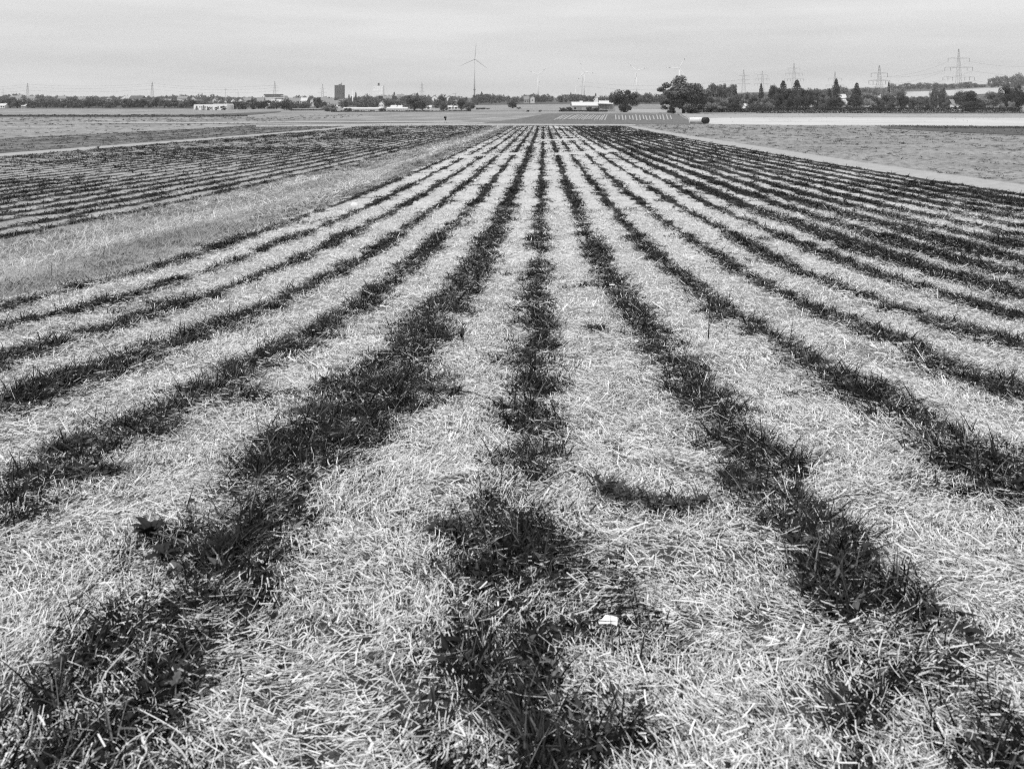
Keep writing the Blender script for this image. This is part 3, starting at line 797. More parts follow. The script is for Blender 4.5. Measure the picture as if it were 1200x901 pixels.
# middle and right, in front of the woods (px, top row, width px, metres ahead)
T = [
 (732, 102.5, 28, 340, 'bush', 'd', 'dense dark round tree standing alone right of the low farm shed'),
 (801, 92.5, 52, 312, 'broad', 'm', 'largest broad leafy tree, left end of the long hedge'),
 (784, 117, 16, 316, 'bush', 'd', 'dark low bush under the left side of the largest broad tree'),
 (815, 116, 20, 318, 'bush', 'm', 'grey low bush under the right side of the largest broad tree'),
 (833, 110, 22, 345, 'bush', 'p', 'pale rounded bush against the right flank of the largest broad tree'),
 (836, 97, 22, 420, 'round', 'm', 'leafy tree just right of the largest broad tree with sky gaps in its crown'),
 (846, 99, 14, 425, 'oval', 'm', 'slimmer leafy tree between two taller neighbours right of the largest tree'),
 (858, 98, 15, 415, 'oval', 'm', 'bushy-topped tree at the right end of the leafy trio beside the largest tree'),
 (846, 112, 20, 375, 'bush', 'p', 'pale bush in front of the leafy trio behind the hedge'),
 (862, 113, 18, 372, 'bush', 'd', 'dark low bush behind the hedge under the leafy trio'),
 (874, 108, 16, 560, 'round', 'm', 'grey tree right of the leafy trio on the skyline'),
 (885, 109, 18, 400, 'bush', 'm', 'mid grey bush left of the first thin conifer'),
 (892, 97, 9, 420, 'conifer', 'd', 'thin dark conifer standing apart left of the conifer cluster'),
 (899, 112, 15, 385, 'bush', 'p', 'pale bush at the foot of the thin lone conifer'),
 (907, 99, 15, 430, 'oval', 'd', 'flat-topped dark evergreen at the left edge of the conifer cluster'),
 (918, 94, 17, 425, 'conifer', 'd', 'tall pointed conifer, left of the two tallest in the cluster'),
 (934, 93, 18, 420, 'conifer', 'd', 'tall pointed conifer, right of the two tallest in the cluster'),
 (925, 102, 20, 400, 'oval', 'd', 'dense dark tree filling the gap between the two tallest cluster conifers'),
 (944, 102, 17, 405, 'oval', 'd', 'dense dark tree at the right edge of the conifer cluster'),
 (912, 108, 15, 395, 'oval', 'd', 'low dark tree under the flat-topped evergreen'),
 (958, 105, 22, 440, 'round', 'm', 'soft grey tree right of the conifer cluster'),
 (967, 112, 16, 400, 'bush', 'm', 'grey bush below the soft grey tree behind the hedge'),
 (972, 103, 9, 430, 'conifer', 'd', 'shorter conifer touching the left side of the lone tall spire conifer'),
 (980, 91.5, 12, 420, 'conifer', 'd', 'tall spire conifer left of the pale shed roof'),
 (979, 113, 19, 385, 'dome', 'd', 'dark dome-shaped bush at the foot of the tall spire conifer'),
 (1004, 96.5, 15, 415, 'conifer', 'd', 'ragged tall conifer right of the pale shed roof'),
 (1001, 112, 18, 390, 'dome', 'd', 'dark spreading bush at the foot of the ragged conifer'),
 (1021, 108, 19, 400, 'bush', 'p', 'pale tall bush right of the ragged conifer'),
 (1041, 107, 20, 395, 'bush', 'm', 'grey bush hiding the foot of the pylon in front of the hill'),
 (1031, 117, 9, 370, 'bush', 'd', 'small dark bush directly below the nearer right pylon'),
 (1041.5, 96, 3.5, 520, 'column', 'd', 'very thin dark columnar tree right of the pylon'),
 (1057, 109.5, 14, 395, 'round', 'd', 'dark egg-shaped bush standing alone below the hill field'),
 (1070, 112, 12, 470, 'bush', 'm', 'grey bush right of the dark egg-shaped bush'),
 (1079, 112.5, 13, 475, 'round', 'm', 'second grey bush from the dark egg-shaped bush'),
 (1087, 113, 14, 420, 'bush', 'm', 'low grey bush left of the twin slender trees'),
 (1094, 103, 9, 410, 'oval', 'm', 'left one of the twin slender trees below the hill field'),
 (1104, 103, 10, 412, 'oval', 'm', 'right one of the twin slender trees below the hill field'),
 (1113, 110, 12, 405, 'bush', 'm', 'dense grey bush between the twin slender trees and the dome tree'),
 (1132, 105.3, 28, 380, 'dome', 'd', 'wide dark dome-shaped tree beside the half-hidden house'),
 (1137, 117, 22, 362, 'bush', 'd', 'dark low bush in front of the dome-shaped tree'),
 (1150, 112, 22, 430, 'bush', 'p', 'soft pale bush right of the dome-shaped tree'),
 (1164, 106, 17, 450, 'oval', 'm', 'feathery grey tree between the dome tree and the dark pair at right'),
 (1181, 99, 16, 380, 'oval', 'd', 'dark tree, left one of the pair near the right edge'),
 (1194, 100.5, 18, 385, 'round', 'd', 'dark tree, right one of the pair at the right edge'),
 (1186, 118, 10, 350, 'bush', 'p', 'small pale bush rising above the hedge near its right end'),
 (1174, 121, 8, 348, 'bush', 'p', 'tiny pale bush above the hedge left of the small pale bush'),
 (1215, 104, 20, 380, 'round', 'd', 'dark tree just beyond the right edge'),
 (667, 125, 9, 372, 'bush', 'd', 'dark bush at the left end of the low farm shed'),
 (660, 125.5, 9, 368, 'bush', 'm', 'grey bush left of the dark bush by the farm shed'),
 (691, 124.5, 7, 362, 'bush', 'd', 'dark round bush in front of the farm shed wall, left one of two'),
 (698, 125.5, 7, 363, 'bush', 'd', 'dark round bush in front of the farm shed wall, right one of two'),
 (600.5, 118, 12, 520, 'round', 'd', 'dark round tree alone in the pale field left of the farm shed'),
 (608, 125.3, 5, 470, 'bush', 'd', 'small dark bush right of the lone round tree in the pale field'),
 (618.5, 131, 4, 370, 'bush', 'm', 'tiny bush in the grass above the dark plot, left one'),
 (633, 130.3, 4, 360, 'bush', 'm', 'tiny bush in the grass above the dark plot, right one'),
 (560, 126, 6, 480, 'bush', 'm', 'low shrub at the left of the scattered field shrubs'),
 (566, 126, 7, 482, 'bush', 'd', 'low dark shrub in the middle of the scattered field shrubs'),
 (572, 126.8, 5, 478, 'bush', 'm', 'low shrub at the right of the scattered field shrubs'),
 (486, 112, 25, 470, 'round', 'm', 'big round tree left of the walker, largest of the middle distance'),
 (495, 117, 14, 480, 'round', 'm', 'round tree on the right shoulder of the biggest middle distance tree'),
 (520, 119, 11, 440, 'oval', 'm', 'egg-shaped tree directly behind the walker'),
 (541, 117, 11, 460, 'round', 'd', 'dark round tree right of the egg-shaped tree'),
 (549.5, 119.5, 15, 450, 'round', 'm', 'round tree at the right end of the middle tree group'),
 (512, 116, 12, 620, 'round', 'm', 'tree behind the egg-shaped tree on its left'),
 (530, 117, 10, 620, 'round', 'm', 'tree behind the egg-shaped tree on its right'),
 (518, 110.5, 9, 900, 'round', 'd', 'dark crown rising above the roofs behind the walker'),
 (448, 126.5, 8, 430, 'bush', 'd', 'dark bush between the two long pale greenhouses'),
 (408, 126, 9, 430, 'bush', 'd', 'dark bush at the left end of the longer greenhouse'),
 (386, 121, 17, 440, 'bush', 'p', 'pale spreading bush left of the greenhouses'),
 (372, 114, 11, 640, 'round', 'd', 'dark round tree left of the dark tower block'),
 (379, 119, 10, 620, 'round', 'd', 'dark tree between the dark round tree and the pale house'),
 (403, 116.5, 12, 640, 'round', 'm', 'grey tree below the right corner of the dark tower block'),
 (424, 119, 16, 640, 'round', 'm', 'grey tree left of the white slender column'),
 (437, 119.5, 12, 640, 'round', 'm', 'grey tree right of the white slender column'),
 (333, 117, 14, 520, 'round', 'd', 'dark tree in front of the flat-roofed office block'),
 (339, 119, 10, 530, 'bush', 'm', 'grey tree right of the dark tree before the office block'),
 (230.5, 124, 4.5, 585, 'conifer', 'd', 'small dark cone tree at the left end of the white hall'),
 (238.5, 123.5, 5, 580, 'conifer', 'd', 'small dark cone tree in front of the white hall left of its middle'),
 (245, 125, 5, 580, 'bush', 'm', 'thin grey bush at the middle of the white hall'),
 (254, 125, 4.5, 580, 'bush', 'd', 'small dark bush in front of the right half of the white hall'),
 (262, 123.8, 8, 580, 'bush', 'd', 'dark bush at the right end of the white hall'),
 (417, 108, 2.6, 1150, 'column', 'd', 'dark columnar tree on the skyline right of the dark tower block'),
 (409, 110.5, 2.4, 1150, 'column', 'd', 'shorter dark columnar tree beside the dark tower block'),
 (462, 108, 3.6, 1150, 'column', 'd', 'dark columnar tree on the skyline right of the white tower block'),
 (489, 108.5, 4.5, 1150, 'round', 'd', 'small dark crown on the skyline left of the middle pylon'),
 (564.5, 107.5, 3.0, 1300, 'column', 'd', 'dark pointed treetop at the left end of the central wood'),
 (669, 108, 3.0, 1300, 'conifer', 'd', 'dark pointed treetop in the central wood left of the church'),
 (716, 109.5, 8, 700, 'round', 'm', 'grey tree left of the dark round tree behind the church'),
 (709, 113, 8, 760, 'round', 'm', 'grey low tree right of the white church'),
]
for t in T: tree(*t)
# hilltop trees at right
for px, yt, w in ((1046, 98.5, 8), (1054, 100, 8), (1063, 97.2, 12), (1072, 99, 9), (1079, 96.8, 10), (1088, 97.4, 9), (1098, 97, 11), (1107, 98, 8), (1116, 98, 10), (1125, 97.5, 9), (1134, 95.8, 13), (1144, 98.5, 8), (1151, 99.3, 7)):
    tree(px, yt, w * 1.15, 1690, 'round', 'm', 'round distant tree in the line along the hilltop above the pale hill field', 'trees along the hilltop')
for px, yt, w in ((1163, 91, 9), (1170, 89.5, 9), (1177, 88.6, 9), (1186, 89.2, 10), (1195, 87.2, 11), (1206, 86.5, 12), (1219, 86, 12)):
    tree(px, yt, w * 1.3, 1640, 'round', 'm', 'crowded tree of the hilltop wood at the right edge', 'trees of the hilltop wood')
# the left belt: front trees one can tell apart
rb = random.Random(5)
x_ = -12
while x_ < 230:
    w = rb.uniform(8, 14)
    tree(x_, rb.uniform(113.8, 117.8), w * 1.35, rb.uniform(690, 740), rb.choice(['round', 'oval', 'bush']), rb.choice('mmmd'), 'bushy grey tree in the unbroken belt along the far left field edge', 'trees of the left belt', cat='tree')
    x_ += w * 0.72
x_ = 268
while x_ < 328:
    w = rb.uniform(7, 11)
    tree(x_, rb.uniform(116.5, 120), w * 1.3, rb.uniform(600, 640), rb.choice(['round', 'bush']), rb.choice('md'), 'dark bushy tree in the belt right of the white hall', 'trees right of the white hall', cat='tree')
    x_ += w * 0.75
x_ = 340
while x_ < 366:
    w = rb.uniform(7, 10)
    tree(x_, rb.uniform(119, 121), w * 1.3, rb.uniform(640, 670), 'bush', 'm', 'low grey tree in the belt below the pale apartment houses', 'trees below the pale houses', cat='tree')
    x_ += w * 0.75
x_ = 420
while x_ < 482:
    w = rb.uniform(7, 11)
    tree(x_, rb.uniform(115, 119), w * 1.3, rb.uniform(760, 900), 'round', 'm', 'grey tree in the belt behind the greenhouses', 'trees behind the greenhouses', cat='tree')
    x_ += w * 0.8

def wood(name, px0, px1, tops, D0, D1, n, label, tone='foliage', base_frac=1.0):
    """far-off wood reading as one mass: many clumpy crowns in one mesh"""
    r = np.random.default_rng(500 + len(name) + int(px0)); V, Sh = [], []
    for _ in range(n):
        px = r.uniform(px0, px1); D = r.uniform(D0, D1); yt = np.interp(px, [a for a, b in tops], [b for a, b in tops]) + r.normal(0.8, 0.9)
        x, y, z = at(px, D); h = top_z(D, yt) - z
        if h < 2: h = 2.5
        w = min(h * r.uniform(0.8, 1.3), 16 + h * .4)
        q, s = crown_quads(['round', 'oval', 'bush'][r.integers(3)], 420, 0.062, int(r.integers(1e6)))
        a = r.uniform(0, 6.28); ca, sa = math.cos(a), math.sin(a)
        q = q * np.array([w, w, h]); q = np.stack([q[..., 0] * ca - q[..., 1] * sa, q[..., 0] * sa + q[..., 1] * ca, q[..., 2]], -1) + np.array([x, y, z - 0.2])
        V.append(q); Sh.append(np.clip(s * 0.7 + r.uniform(-.05, .3), 0, 1))
    o = quads_obj(name, np.concatenate(V), M[tone], np.concatenate(Sh))
    return tag(o, label, 'wood', kind='stuff')
wood('central_wood', 556, 706, [(556, 112), (562, 109.5), (575, 110), (600, 111), (615, 110.5), (630, 109.5), (650, 110.5), (670, 109), (680, 109.5), (690, 111.5), (706, 113)], 900, 1250, 120, 'long dark wood across the skyline behind the farm shed')
wood('right_wood', 744, 790, [(744, 110), (755, 108.5), (765, 109), (775, 108.5), (790, 110)], 860, 1100, 50, 'far grey wood between the dark round tree and the largest broad tree')
wood('town_trees', -20, 330, [(-20, 110.5), (0, 110.5), (25, 110.5), (50, 110.5), (62, 112.5), (100, 112), (140, 112.5), (170, 113), (185, 112), (215, 110.5), (232, 110.5), (245, 111), (262, 112.3), (300, 113.5), (330, 113)], 1160, 1800, 230, 'grey town trees along the left skyline')
wood('mid_town_trees', 330, 556, [(330, 113.5), (354, 112), (380, 112.5), (405, 113), (420, 111.5), (440, 111), (470, 111), (480, 110.5), (510, 112), (535, 113), (545, 112), (556, 112.5)], 950, 1700, 130, 'grey town trees on the skyline around the two tower blocks')
wood('low_town_trees', -20, 330, [(-20, 117.3), (100, 116.2), (200, 116.8), (330, 118)], 750, 960, 190, 'lower grey trees between the town roofs and the left belt')
wood('village_trees', 330, 560, [(330, 118), (360, 117.5), (400, 118.5), (430, 116.5), (480, 116), (520, 117), (560, 117)], 760, 940, 95, 'grey trees among the roofs behind the greenhouses and tower blocks')
wood('valley_trees', 860, 1060, [(860, 109), (900, 109), (945, 107), (955, 103.5), (970, 102.5), (985, 101), (1000, 101.5), (1040, 102), (1060, 103)], 1150, 1650, 110, 'far grey woods on the slope behind the conifers')
wood('slope_scrub', 1060, 1215, [(1060, 113), (1100, 114), (1140, 112), (1215, 110)], 520, 760, 60, 'grey scrub on the slope below the pale hill field', 'foliage_pale')

# hedges and low growth
def hedge(name, px0, px1, D, ytop, ybase_drop, depth, label, nl, tone='foliage_dark', kind=None, cat='hedge', rough=0.25):
    r = np.random.default_rng(500 + int(px0)); t = r.random(nl); px = px0 + (px1 - px0) * t
    Dl = D + r.uniform(-.5, .5, nl) * depth
    L = (px - 600) / 1000.0 * D; x, y = to_xy(Dl, L)
    z0 = ground(x, y); h = (CAMZ - drop_of(D, np.full(nl, ytop))) - z0
    h = h * (1 + rough * (vnoise(px * 0.6, Dl * 0 + 3, 5) - 0.6))
    zz = r.random(nl)
    face = r.random(nl) < 0.6
    zz = np.where(face, zz, 0.88 + 0.14 * zz)
    P = np.stack([x, y, z0 + np.maximum(h, .25) * zz], -1)
    nor = unit(r.normal(size=(nl, 3))); t1 = unit(np.cross(nor, r.normal(size=(nl, 3)))); t2 = np.cross(nor, t1); s = r.uniform(.10, .24, nl)[:, None]
    b = np.array([*at((px0 + px1) / 2, D)])
    o = quads_obj(name, np.stack([P - t1 * s, P - t2 * s * .7, P + t1 * s, P + t2 * s * .7], 1) - b, M[tone], r.beta(1.5, 2, nl))
    o.location = b
    return tag(o, label, cat, None, kind)
hedge('hedge', 886, 1197, 330, 126.4, 0, 2.2, 'long clipped dark hedge along the far side of the white field', 26000)
hedge('hedge', 802, 887, 345, 127.2, 0, 2.0, 'shorter dark hedge between the largest broad tree and the long hedge', 8000)
hedge('low_weeds', 1040, 1215, 322, 131.8, 0, 1.4, 'pale low weeds growing along the foot of the long hedge', 5000, 'foliage_pale', 'stuff', 'weeds', 1.4)
hedge('low_hedge', 388, 552, 418, 130.0, 0, 1.2, 'low dark hedge in front of the greenhouses and middle trees', 9000, 'foliage_dark', None, 'hedge', 0.9)
hedge('low_hedge', 655, 712, 366, 129.6, 0, 1.2, 'low dark hedge in front of the farm shed', 3000)
hedge('low_hedge', 340, 392, 500, 128.4, 0, 1.0, 'thin low dark hedge below the pale apartment houses', 2500)
hedge('ditch_grass', -60, 290, 322, 135.0, 0, 1.6, 'dark rank grass along the ditch across the left fields', 9000, 'foliage', 'stuff', 'grass', 0.9)
hedge('hill_hedge', 1040, 1160, 1660, 104.2, 0, 4, 'thin dark hedge under the hilltop trees', 5000, 'foliage', None, 'hedge', 0.4)

# ------------------------------------------------------------------ buildings
def house(px, ytop, wpx, D, label, wall='pale', roof='roof_mid', gable=False, nwin=2, cat='house', hroof=0.45, depth=None, rz=None, name='house', group=None):
    x, y, z = at(px, D); h = top_z(D, ytop) - z; w = wpx * D / 1000.0; dp = depth or max(6.0, w * 0.7)
    e = empty(name, (x, y, z), YAW + (rz or 0)); tag(e, label, cat, group)
    hr = min(hroof * (w if gable else 8.0), h * 0.5); hw = h - hr
    mb = MB()
    if gable:
        mb.prism([(-w / 2, -1.0), (w / 2, -1.0), (w / 2, hw), (0, h - 0.05), (-w / 2, hw)], 0, dp)
    else:
        mb.box(-w / 2, w / 2, 0, dp, -1.0, hw)
    mb.build('wall', M[wall], e)
    rf = MB(); t = 0.25
    if gable:
        for s in (-1, 1):
            rf.prism([(0, h), (s * (w / 2 + .4), hw - .1), (s * (w / 2 + .4), hw + t - .1), (0, h + t)], -0.4, dp + 0.4)
    else:
        rf.poly([(-w / 2 - .4, -.4, hw), (w / 2 + .4, -.4, hw), (w / 2 + .4, dp / 2, h), (-w / 2 - .4, dp / 2, h)])
        rf.poly([(-w / 2 - .4, dp + .4, hw), (w / 2 + .4, dp + .4, hw), (w / 2 + .4, dp / 2, h), (-w / 2 - .4, dp / 2, h)])
        for s in (-1, 1):
            rf.poly([(s * w / 2, 0, hw), (s * w / 2, dp, hw), (s * w / 2, dp / 2, h)])
    r_ = rf.build('roof', M[roof], e)
    ch = MB(); ch.box(w * .15, w * .15 + .7, dp * .5, dp * .5 + .7, h - .5, h + 0.9); ch.build('chimney', M['roof_mid'], r_)
    floors = max(1, int(hw / 3.0))
    for fl in range(floors):
        for k in range(nwin):
            cx = -w / 2 + w * (k + .5) / nwin; cz = hw * (fl + .55) / floors
            ww = min(1.3, w / nwin * .5)
            mb = MB(); mb.box(cx - ww / 2, cx + ww / 2, -0.06, 0.04, cz - .6, cz + .6); mb.build('window', M['glass'], e)
    return e
H = [
 (2, 121.5, 7, 690, 'white low house at the far left edge of the tree belt', 'white', 'roof_pale', False, 3),
 (27, 122.6, 4, 690, 'pale small roof poking out of the left belt near the far left', 'pale', 'roof_pale', False, 2),
 (17, 112.2, 13, 1140, 'long pale roof above the left belt, first from the left edge', 'pale', 'roof_mid', False, 4),
 (35, 112.8, 10, 1140, 'pale roof below the leftmost pylon', 'pale', 'roof_mid', False, 3),
 (72, 112.6, 9, 1120, 'grey house roof on the left skyline right of the leftmost pylon', 'midgrey', 'roof_mid', False, 3),
 (95, 113.6, 8, 1000, 'pale low house above the left belt in its middle', 'white', 'roof_mid', False, 2),
 (126, 114.5, 6, 1000, 'small pale gable left of the big white gable', 'pale', 'roof_mid', True, 1),
 (146, 112.0, 11, 1120, 'big white gabled house on the left skyline', 'white', 'roof_pale', True, 2),
 (159, 112.2, 15, 1090, 'dark roofed house right of the big white gable', 'midgrey', 'roof_dark', False, 4),
 (187, 116.0, 22, 960, 'long pale apartment row with small windows below the second pylon', 'pale', 'roof_mid', False, 9),
 (213, 112.8, 11, 1120, 'wide pale roof between the second pylon and the white hall', 'pale', 'roof_mid', False, 3),
 (226, 113.4, 6, 1120, 'small pale house right of the wide pale roof', 'pale', 'roof_dark', True, 1),
 (224.5, 118.0, 3, 860, 'tiny white gable left of the white hall', 'white', 'roof_mid', True, 1),
 (251, 115.0, 4, 940, 'narrow pale gable above the white hall', 'pale', 'roof_mid', True, 1),
 (257, 117.2, 4.5, 860, 'small white gable above the right half of the white hall', 'white', 'roof_dark', True, 1),
 (264, 117.5, 4, 850, 'small white gable right of the white hall roof', 'white', 'roof_dark', True, 1),
 (273, 116.0, 5, 900, 'white steep gable in the row right of the white hall, second from it', 'white', 'roof_dark', True, 1),
 (281.5, 115.6, 5, 900, 'white steep gable in the row right of the white hall, farthest from it', 'white', 'roof_dark', True, 1),
 (289, 114.6, 9, 960, 'pale roofed house between the steep gables and the office block', 'pale', 'roof_mid', False, 3),
 (305, 114.2, 8, 960, 'pale house at the left foot of the office block', 'white', 'roof_mid', False, 3),
 (311, 118.6, 9, 700, 'white low house below the office block on its left', 'white', 'roof_pale', False, 3),
 (327, 116.8, 8, 720, 'white flat low building below the office block on its right', 'white', 'roof_pale', False, 2),
 (345, 114.8, 13, 900, 'wide pale house right of the office block', 'white', 'roof_mid', False, 4),
 (356, 114.6, 7, 900, 'pale house right of the wide pale house', 'pale', 'roof_pale', False, 2),
 (365.5, 115.6, 4, 760, 'narrow pale tall house left of the dark round tree', 'pale', 'roof_mid', True, 1),
 (380, 114.0, 8, 900, 'pale house between the dark round tree and the dark tower block', 'white', 'roof_mid', False, 3),
 (386, 115.5, 9, 800, 'pale house with dark windows left below the dark tower block', 'pale', 'roof_mid', False, 3),
 (393, 117.6, 12, 690, 'white low house in front of the dark tower block', 'white', 'roof_mid', False, 3),
 (400, 116.2, 7, 820, 'pale house at the right foot of the dark tower block', 'pale', 'roof_mid', False, 2),
 (446.5, 119.0, 5, 640, 'white narrow gable behind the longer greenhouse', 'white', 'roof_mid', True, 2),
 (461, 123.4, 6, 560, 'white small house behind the shorter greenhouse, left one', 'white', 'roof_pale', False, 2),
 (468.5, 123.6, 4.5, 560, 'white small house behind the shorter greenhouse, right one', 'white', 'roof_pale', False, 1),
 (454, 112.2, 10, 1000, 'pale long roof right below the white tower block', 'pale', 'roof_mid', False, 3),
 (469, 110.6, 8, 1100, 'grey flat roof on the skyline right of the white tower block', 'midgrey', 'roof_mid', False, 3),
 (509, 112.0, 6, 980, 'white gable on the skyline right of the middle pylon', 'white', 'roof_mid', True, 1),
 (515.5, 114.0, 4, 960, 'small white gable below the larger white skyline gable', 'white', 'roof_mid', True, 1),
 (526, 112.5, 5, 980, 'white gable on the skyline left of the big turbine, first', 'white', 'roof_dark', True, 1),
 (531.5, 113.6, 5, 980, 'grey gable on the skyline nearest the big turbine', 'pale', 'roof_dark', True, 1),
 (502, 123.8, 6, 560, 'pale shed left of the egg-shaped tree', 'white', 'roof_pale', False, 1),
 (527, 124.0, 5, 560, 'white shed right of the egg-shaped tree', 'white', 'roof_pale', False, 1),
 (534.5, 124.2, 5, 560, 'white shed left of the dark round tree in the middle group', 'white', 'roof_pale', False, 1),
 (533, 117.8, 5, 700, 'pale house wall between the egg-shaped tree and the dark round tree', 'pale', 'roof_mid', False, 1),
 (617, 113.0, 6, 880, 'grey house half sunk in the central wood, left part', 'midgrey', 'roof_mid', False, 2),
 (624, 112.6, 5, 880, 'pale house half sunk in the central wood, right part', 'pale', 'roof_mid', True, 1),
 (712, 115.0, 3, 760, 'tiny white gable right of the church', 'white', 'roof_mid', True, 1),
 (708, 118.2, 11, 640, 'pale long roof right behind the farm shed', 'pale', 'roof_pale', False, 3),
 (956, 114.8, 5, 560, 'tiny pale roof left of the tall spire conifer', 'pale', 'roof_pale', False, 1),
 (878, 121.5, 8, 440, 'white low building half hidden behind the hedge left of the thin conifer', 'white', 'roof_pale', False, 2),
 (900, 121.5, 6, 440, 'white wall glimpsed behind bushes right of the thin conifer', 'white', 'roof_pale', False, 1),
 (992.5, 116.5, 12, 430, 'shed with pale sheet roof between the two tall conifers', 'midgrey', 'roof_pale', False, 1),
 (988, 110.6, 8, 760, 'pale roof on the slope behind the shed', 'pale', 'roof_pale', False, 1),
 (1122, 116.5, 10, 400, 'white house half hidden by the dome-shaped tree', 'white', 'roof_mid', False, 2),
]
for h_ in H: house(*h_)

# white hall on the left: two blocks with rounded ends and windows
x, y, z = at(246.5, 600); e = empty('white_hall', (x, y, z), YAW); tag(e, 'long low white hall with flat roof in two steps left of centre', 'hall')
k = 600 / 1000.0
def hall_block(pxa, pxb, yt, y0, y1, nm):
    h = top_z(600, yt) - z; xa, xb = (pxa - 246.5) * k, (pxb - 246.5) * k
    mb = MB(); r = 0.7
    mb.prism([(xa, -1), (xb, -1), (xb, h - r), (xb - r * .3, h - r * .3), (xb - r, h), (xa + r, h), (xa + r * .3, h - r * .3), (xa, h - r)], y0, y1)
    mb.build(nm, M['white'], e)
hall_block(227, 250, 122.6, 0, 14, 'wall'); hall_block(250.05, 266.5, 122.0, -1.2, 14, 'wall')
for px in (234, 236, 241, 243, 256.5, 260):
    mb = MB(); a = (px - 246.5) * k; yy = -1.2 if px > 250 else 0; mb.box(a - .4, a + .4, yy - .06, yy + .04, 1.5, 2.5); mb.build('window', M['concrete'], e)
mb = MB(); mb.box((248 - 246.5) * k, (249.6 - 246.5) * k, -.08, .05, -0.2, 2.3); mb.build('door', M['midgrey'], e)

# office block with dark window bands
x, y, z = at(318.5, 1150); k = 1150 / 1000.0; e = empty('office_block', (x, y, z), YAW); tag(e, 'flat-roofed pale office block with dark window bands under a pylon', 'office')
def zz(yp): return top_z(1150, yp) - z
mb = MB(); mb.box((309 - 318.5) * k, (328 - 318.5) * k, 0, 18, zz(112.2), zz(110.6)); mb.build('roof_storey', M['roof_dark'], e)
mb = MB(); mb.box((310 - 318.5) * k, (333 - 318.5) * k, 1.0, 18, -2, zz(112.25)); mb.build('wall', M['pale'], e)
for yt, yb, a, b in ((113.2, 113.9, 311, 332), (115.2, 116.0, 318, 332)):
    mb = MB(); mb.box((a - 318.5) * k, (b - 318.5) * k, 0.9, 1.05, zz(yb), zz(yt)); mb.build('window', M['glass'], e)
mb = MB(); mb.box((319 - 318.5) * k, (323 - 318.5) * k, -4, 0.9, -2, zz(115.8)); mb.build('porch', M['white'], e)

def tower_block(pxa, pxb, yt, D, mat, label, ncol, nrow, roofbits, winmat):
    pc = (pxa + pxb) / 2; x, y, z = at(pc, D); k = D / 1000.0; e = empty('tower_block', (x, y, z), YAW); tag(e, label, 'tower block')
    w = (pxb - pxa) * k; h = top_z(D, yt) - z
    mb = MB(); mb.box(-w / 2, w / 2, 0, w * .8, -1, h); mb.build('wall', M[mat], e)
    mb = MB(); mb.box(-w / 2 - .2, w / 2 + .2, -.2, w * .8 + .2, h + .003, h + 0.7); mb.build('roof', M['midgrey'] if mat != 'white_tower' else M['white'], e)
    for (a, b, hh, mt) in roofbits:
        mb = MB(); mb.box(a * w, b * w, w * .3, w * .5, h + 0.71, h + .7 + hh); mb.build('roof_structure', M[mt], e)
    for i in range(ncol):
        for j in range(nrow):
            cx = -w / 2 + w * (i + .5) / ncol; cz = h * .12 + h * .84 * (j + .5) / nrow
            a = w / ncol * .32; b = h * .84 / nrow * .28
            mb = MB(); mb.box(cx - a, cx + a, -.12, .05, cz - b, cz + b); mb.build('window', M[winmat], e)
    return e
M['tower_grey'] = plain('tower_grey', 0.13, 0.06, 0.2)
M['pane_grey'] = plain('grey_pane', 0.10, 0.1, 1, 0.3)
M['pane_pale'] = plain('pale_pane', 0.74, 0.1, 1, 0.3)
tower_block(392, 402.4, 100.4, 1500, 'tower_grey', 'dark grey rectangular tower block on the skyline', 5, 11, [(.15, .25, 4, 'steel'), (-.1, .2, 1.8, 'tower_grey')], 'pane_grey')
M['white_tower'] = plain('white_tower', 0.9, 0.02)
tower_block(437, 449, 101.2, 1500, 'white_tower', 'bright white tower block with a small dark roof box', 5, 9, [(-.08, .08, 5, 'roof_dark')], 'pane_pale')

# slender white column
x, y, z = at(413.3, 900); h = top_z(900, 104.5) - z
mb = MB(); mb.tube([(0, 0, -1), (0, 0, h * .58), (0, 0, h * .6), (0, 0, h)], [0.65, 0.6, 0.18, 0.08], 10)
o = mb.build('chimney_mast', M['white'], None, True); o.location = (x, y, z); tag(o, 'slender white column with thin mast right of the dark tower block', 'mast')
def mast(px, yt, D, label, arm=None):
    x, y, z = at(px, D); h = top_z(D, yt) - z; mb = MB()
    mb.tube([(0, 0, -1), (0, 0, h)], [0.4, 0.22], 6)
    if arm:
        a = arm * D / 1001; mb.tube([(-a * .5, 0, h * .9), (a, 0, h * .93)], 0.2, 5); mb.tube([(0, 0, h), (a * .7, 0, h * .92)], 0.12, 4)
    o = mb.build('mast', M['steel']); o.location = (x, y, z); tag(o, label, 'mast')
mast(3.6, 104, 1700, 'thin grey mast at the far left edge of the skyline')
mast(264, 104, 1700, 'thin mast with side arm above the houses right of the white hall', 3)
mast(279, 107.5, 1700, 'faint thin mast between the white hall and the office block')
mast(533.8, 109.5, 1500, 'grey crane-like mast with side arm left of the big turbine', -4)

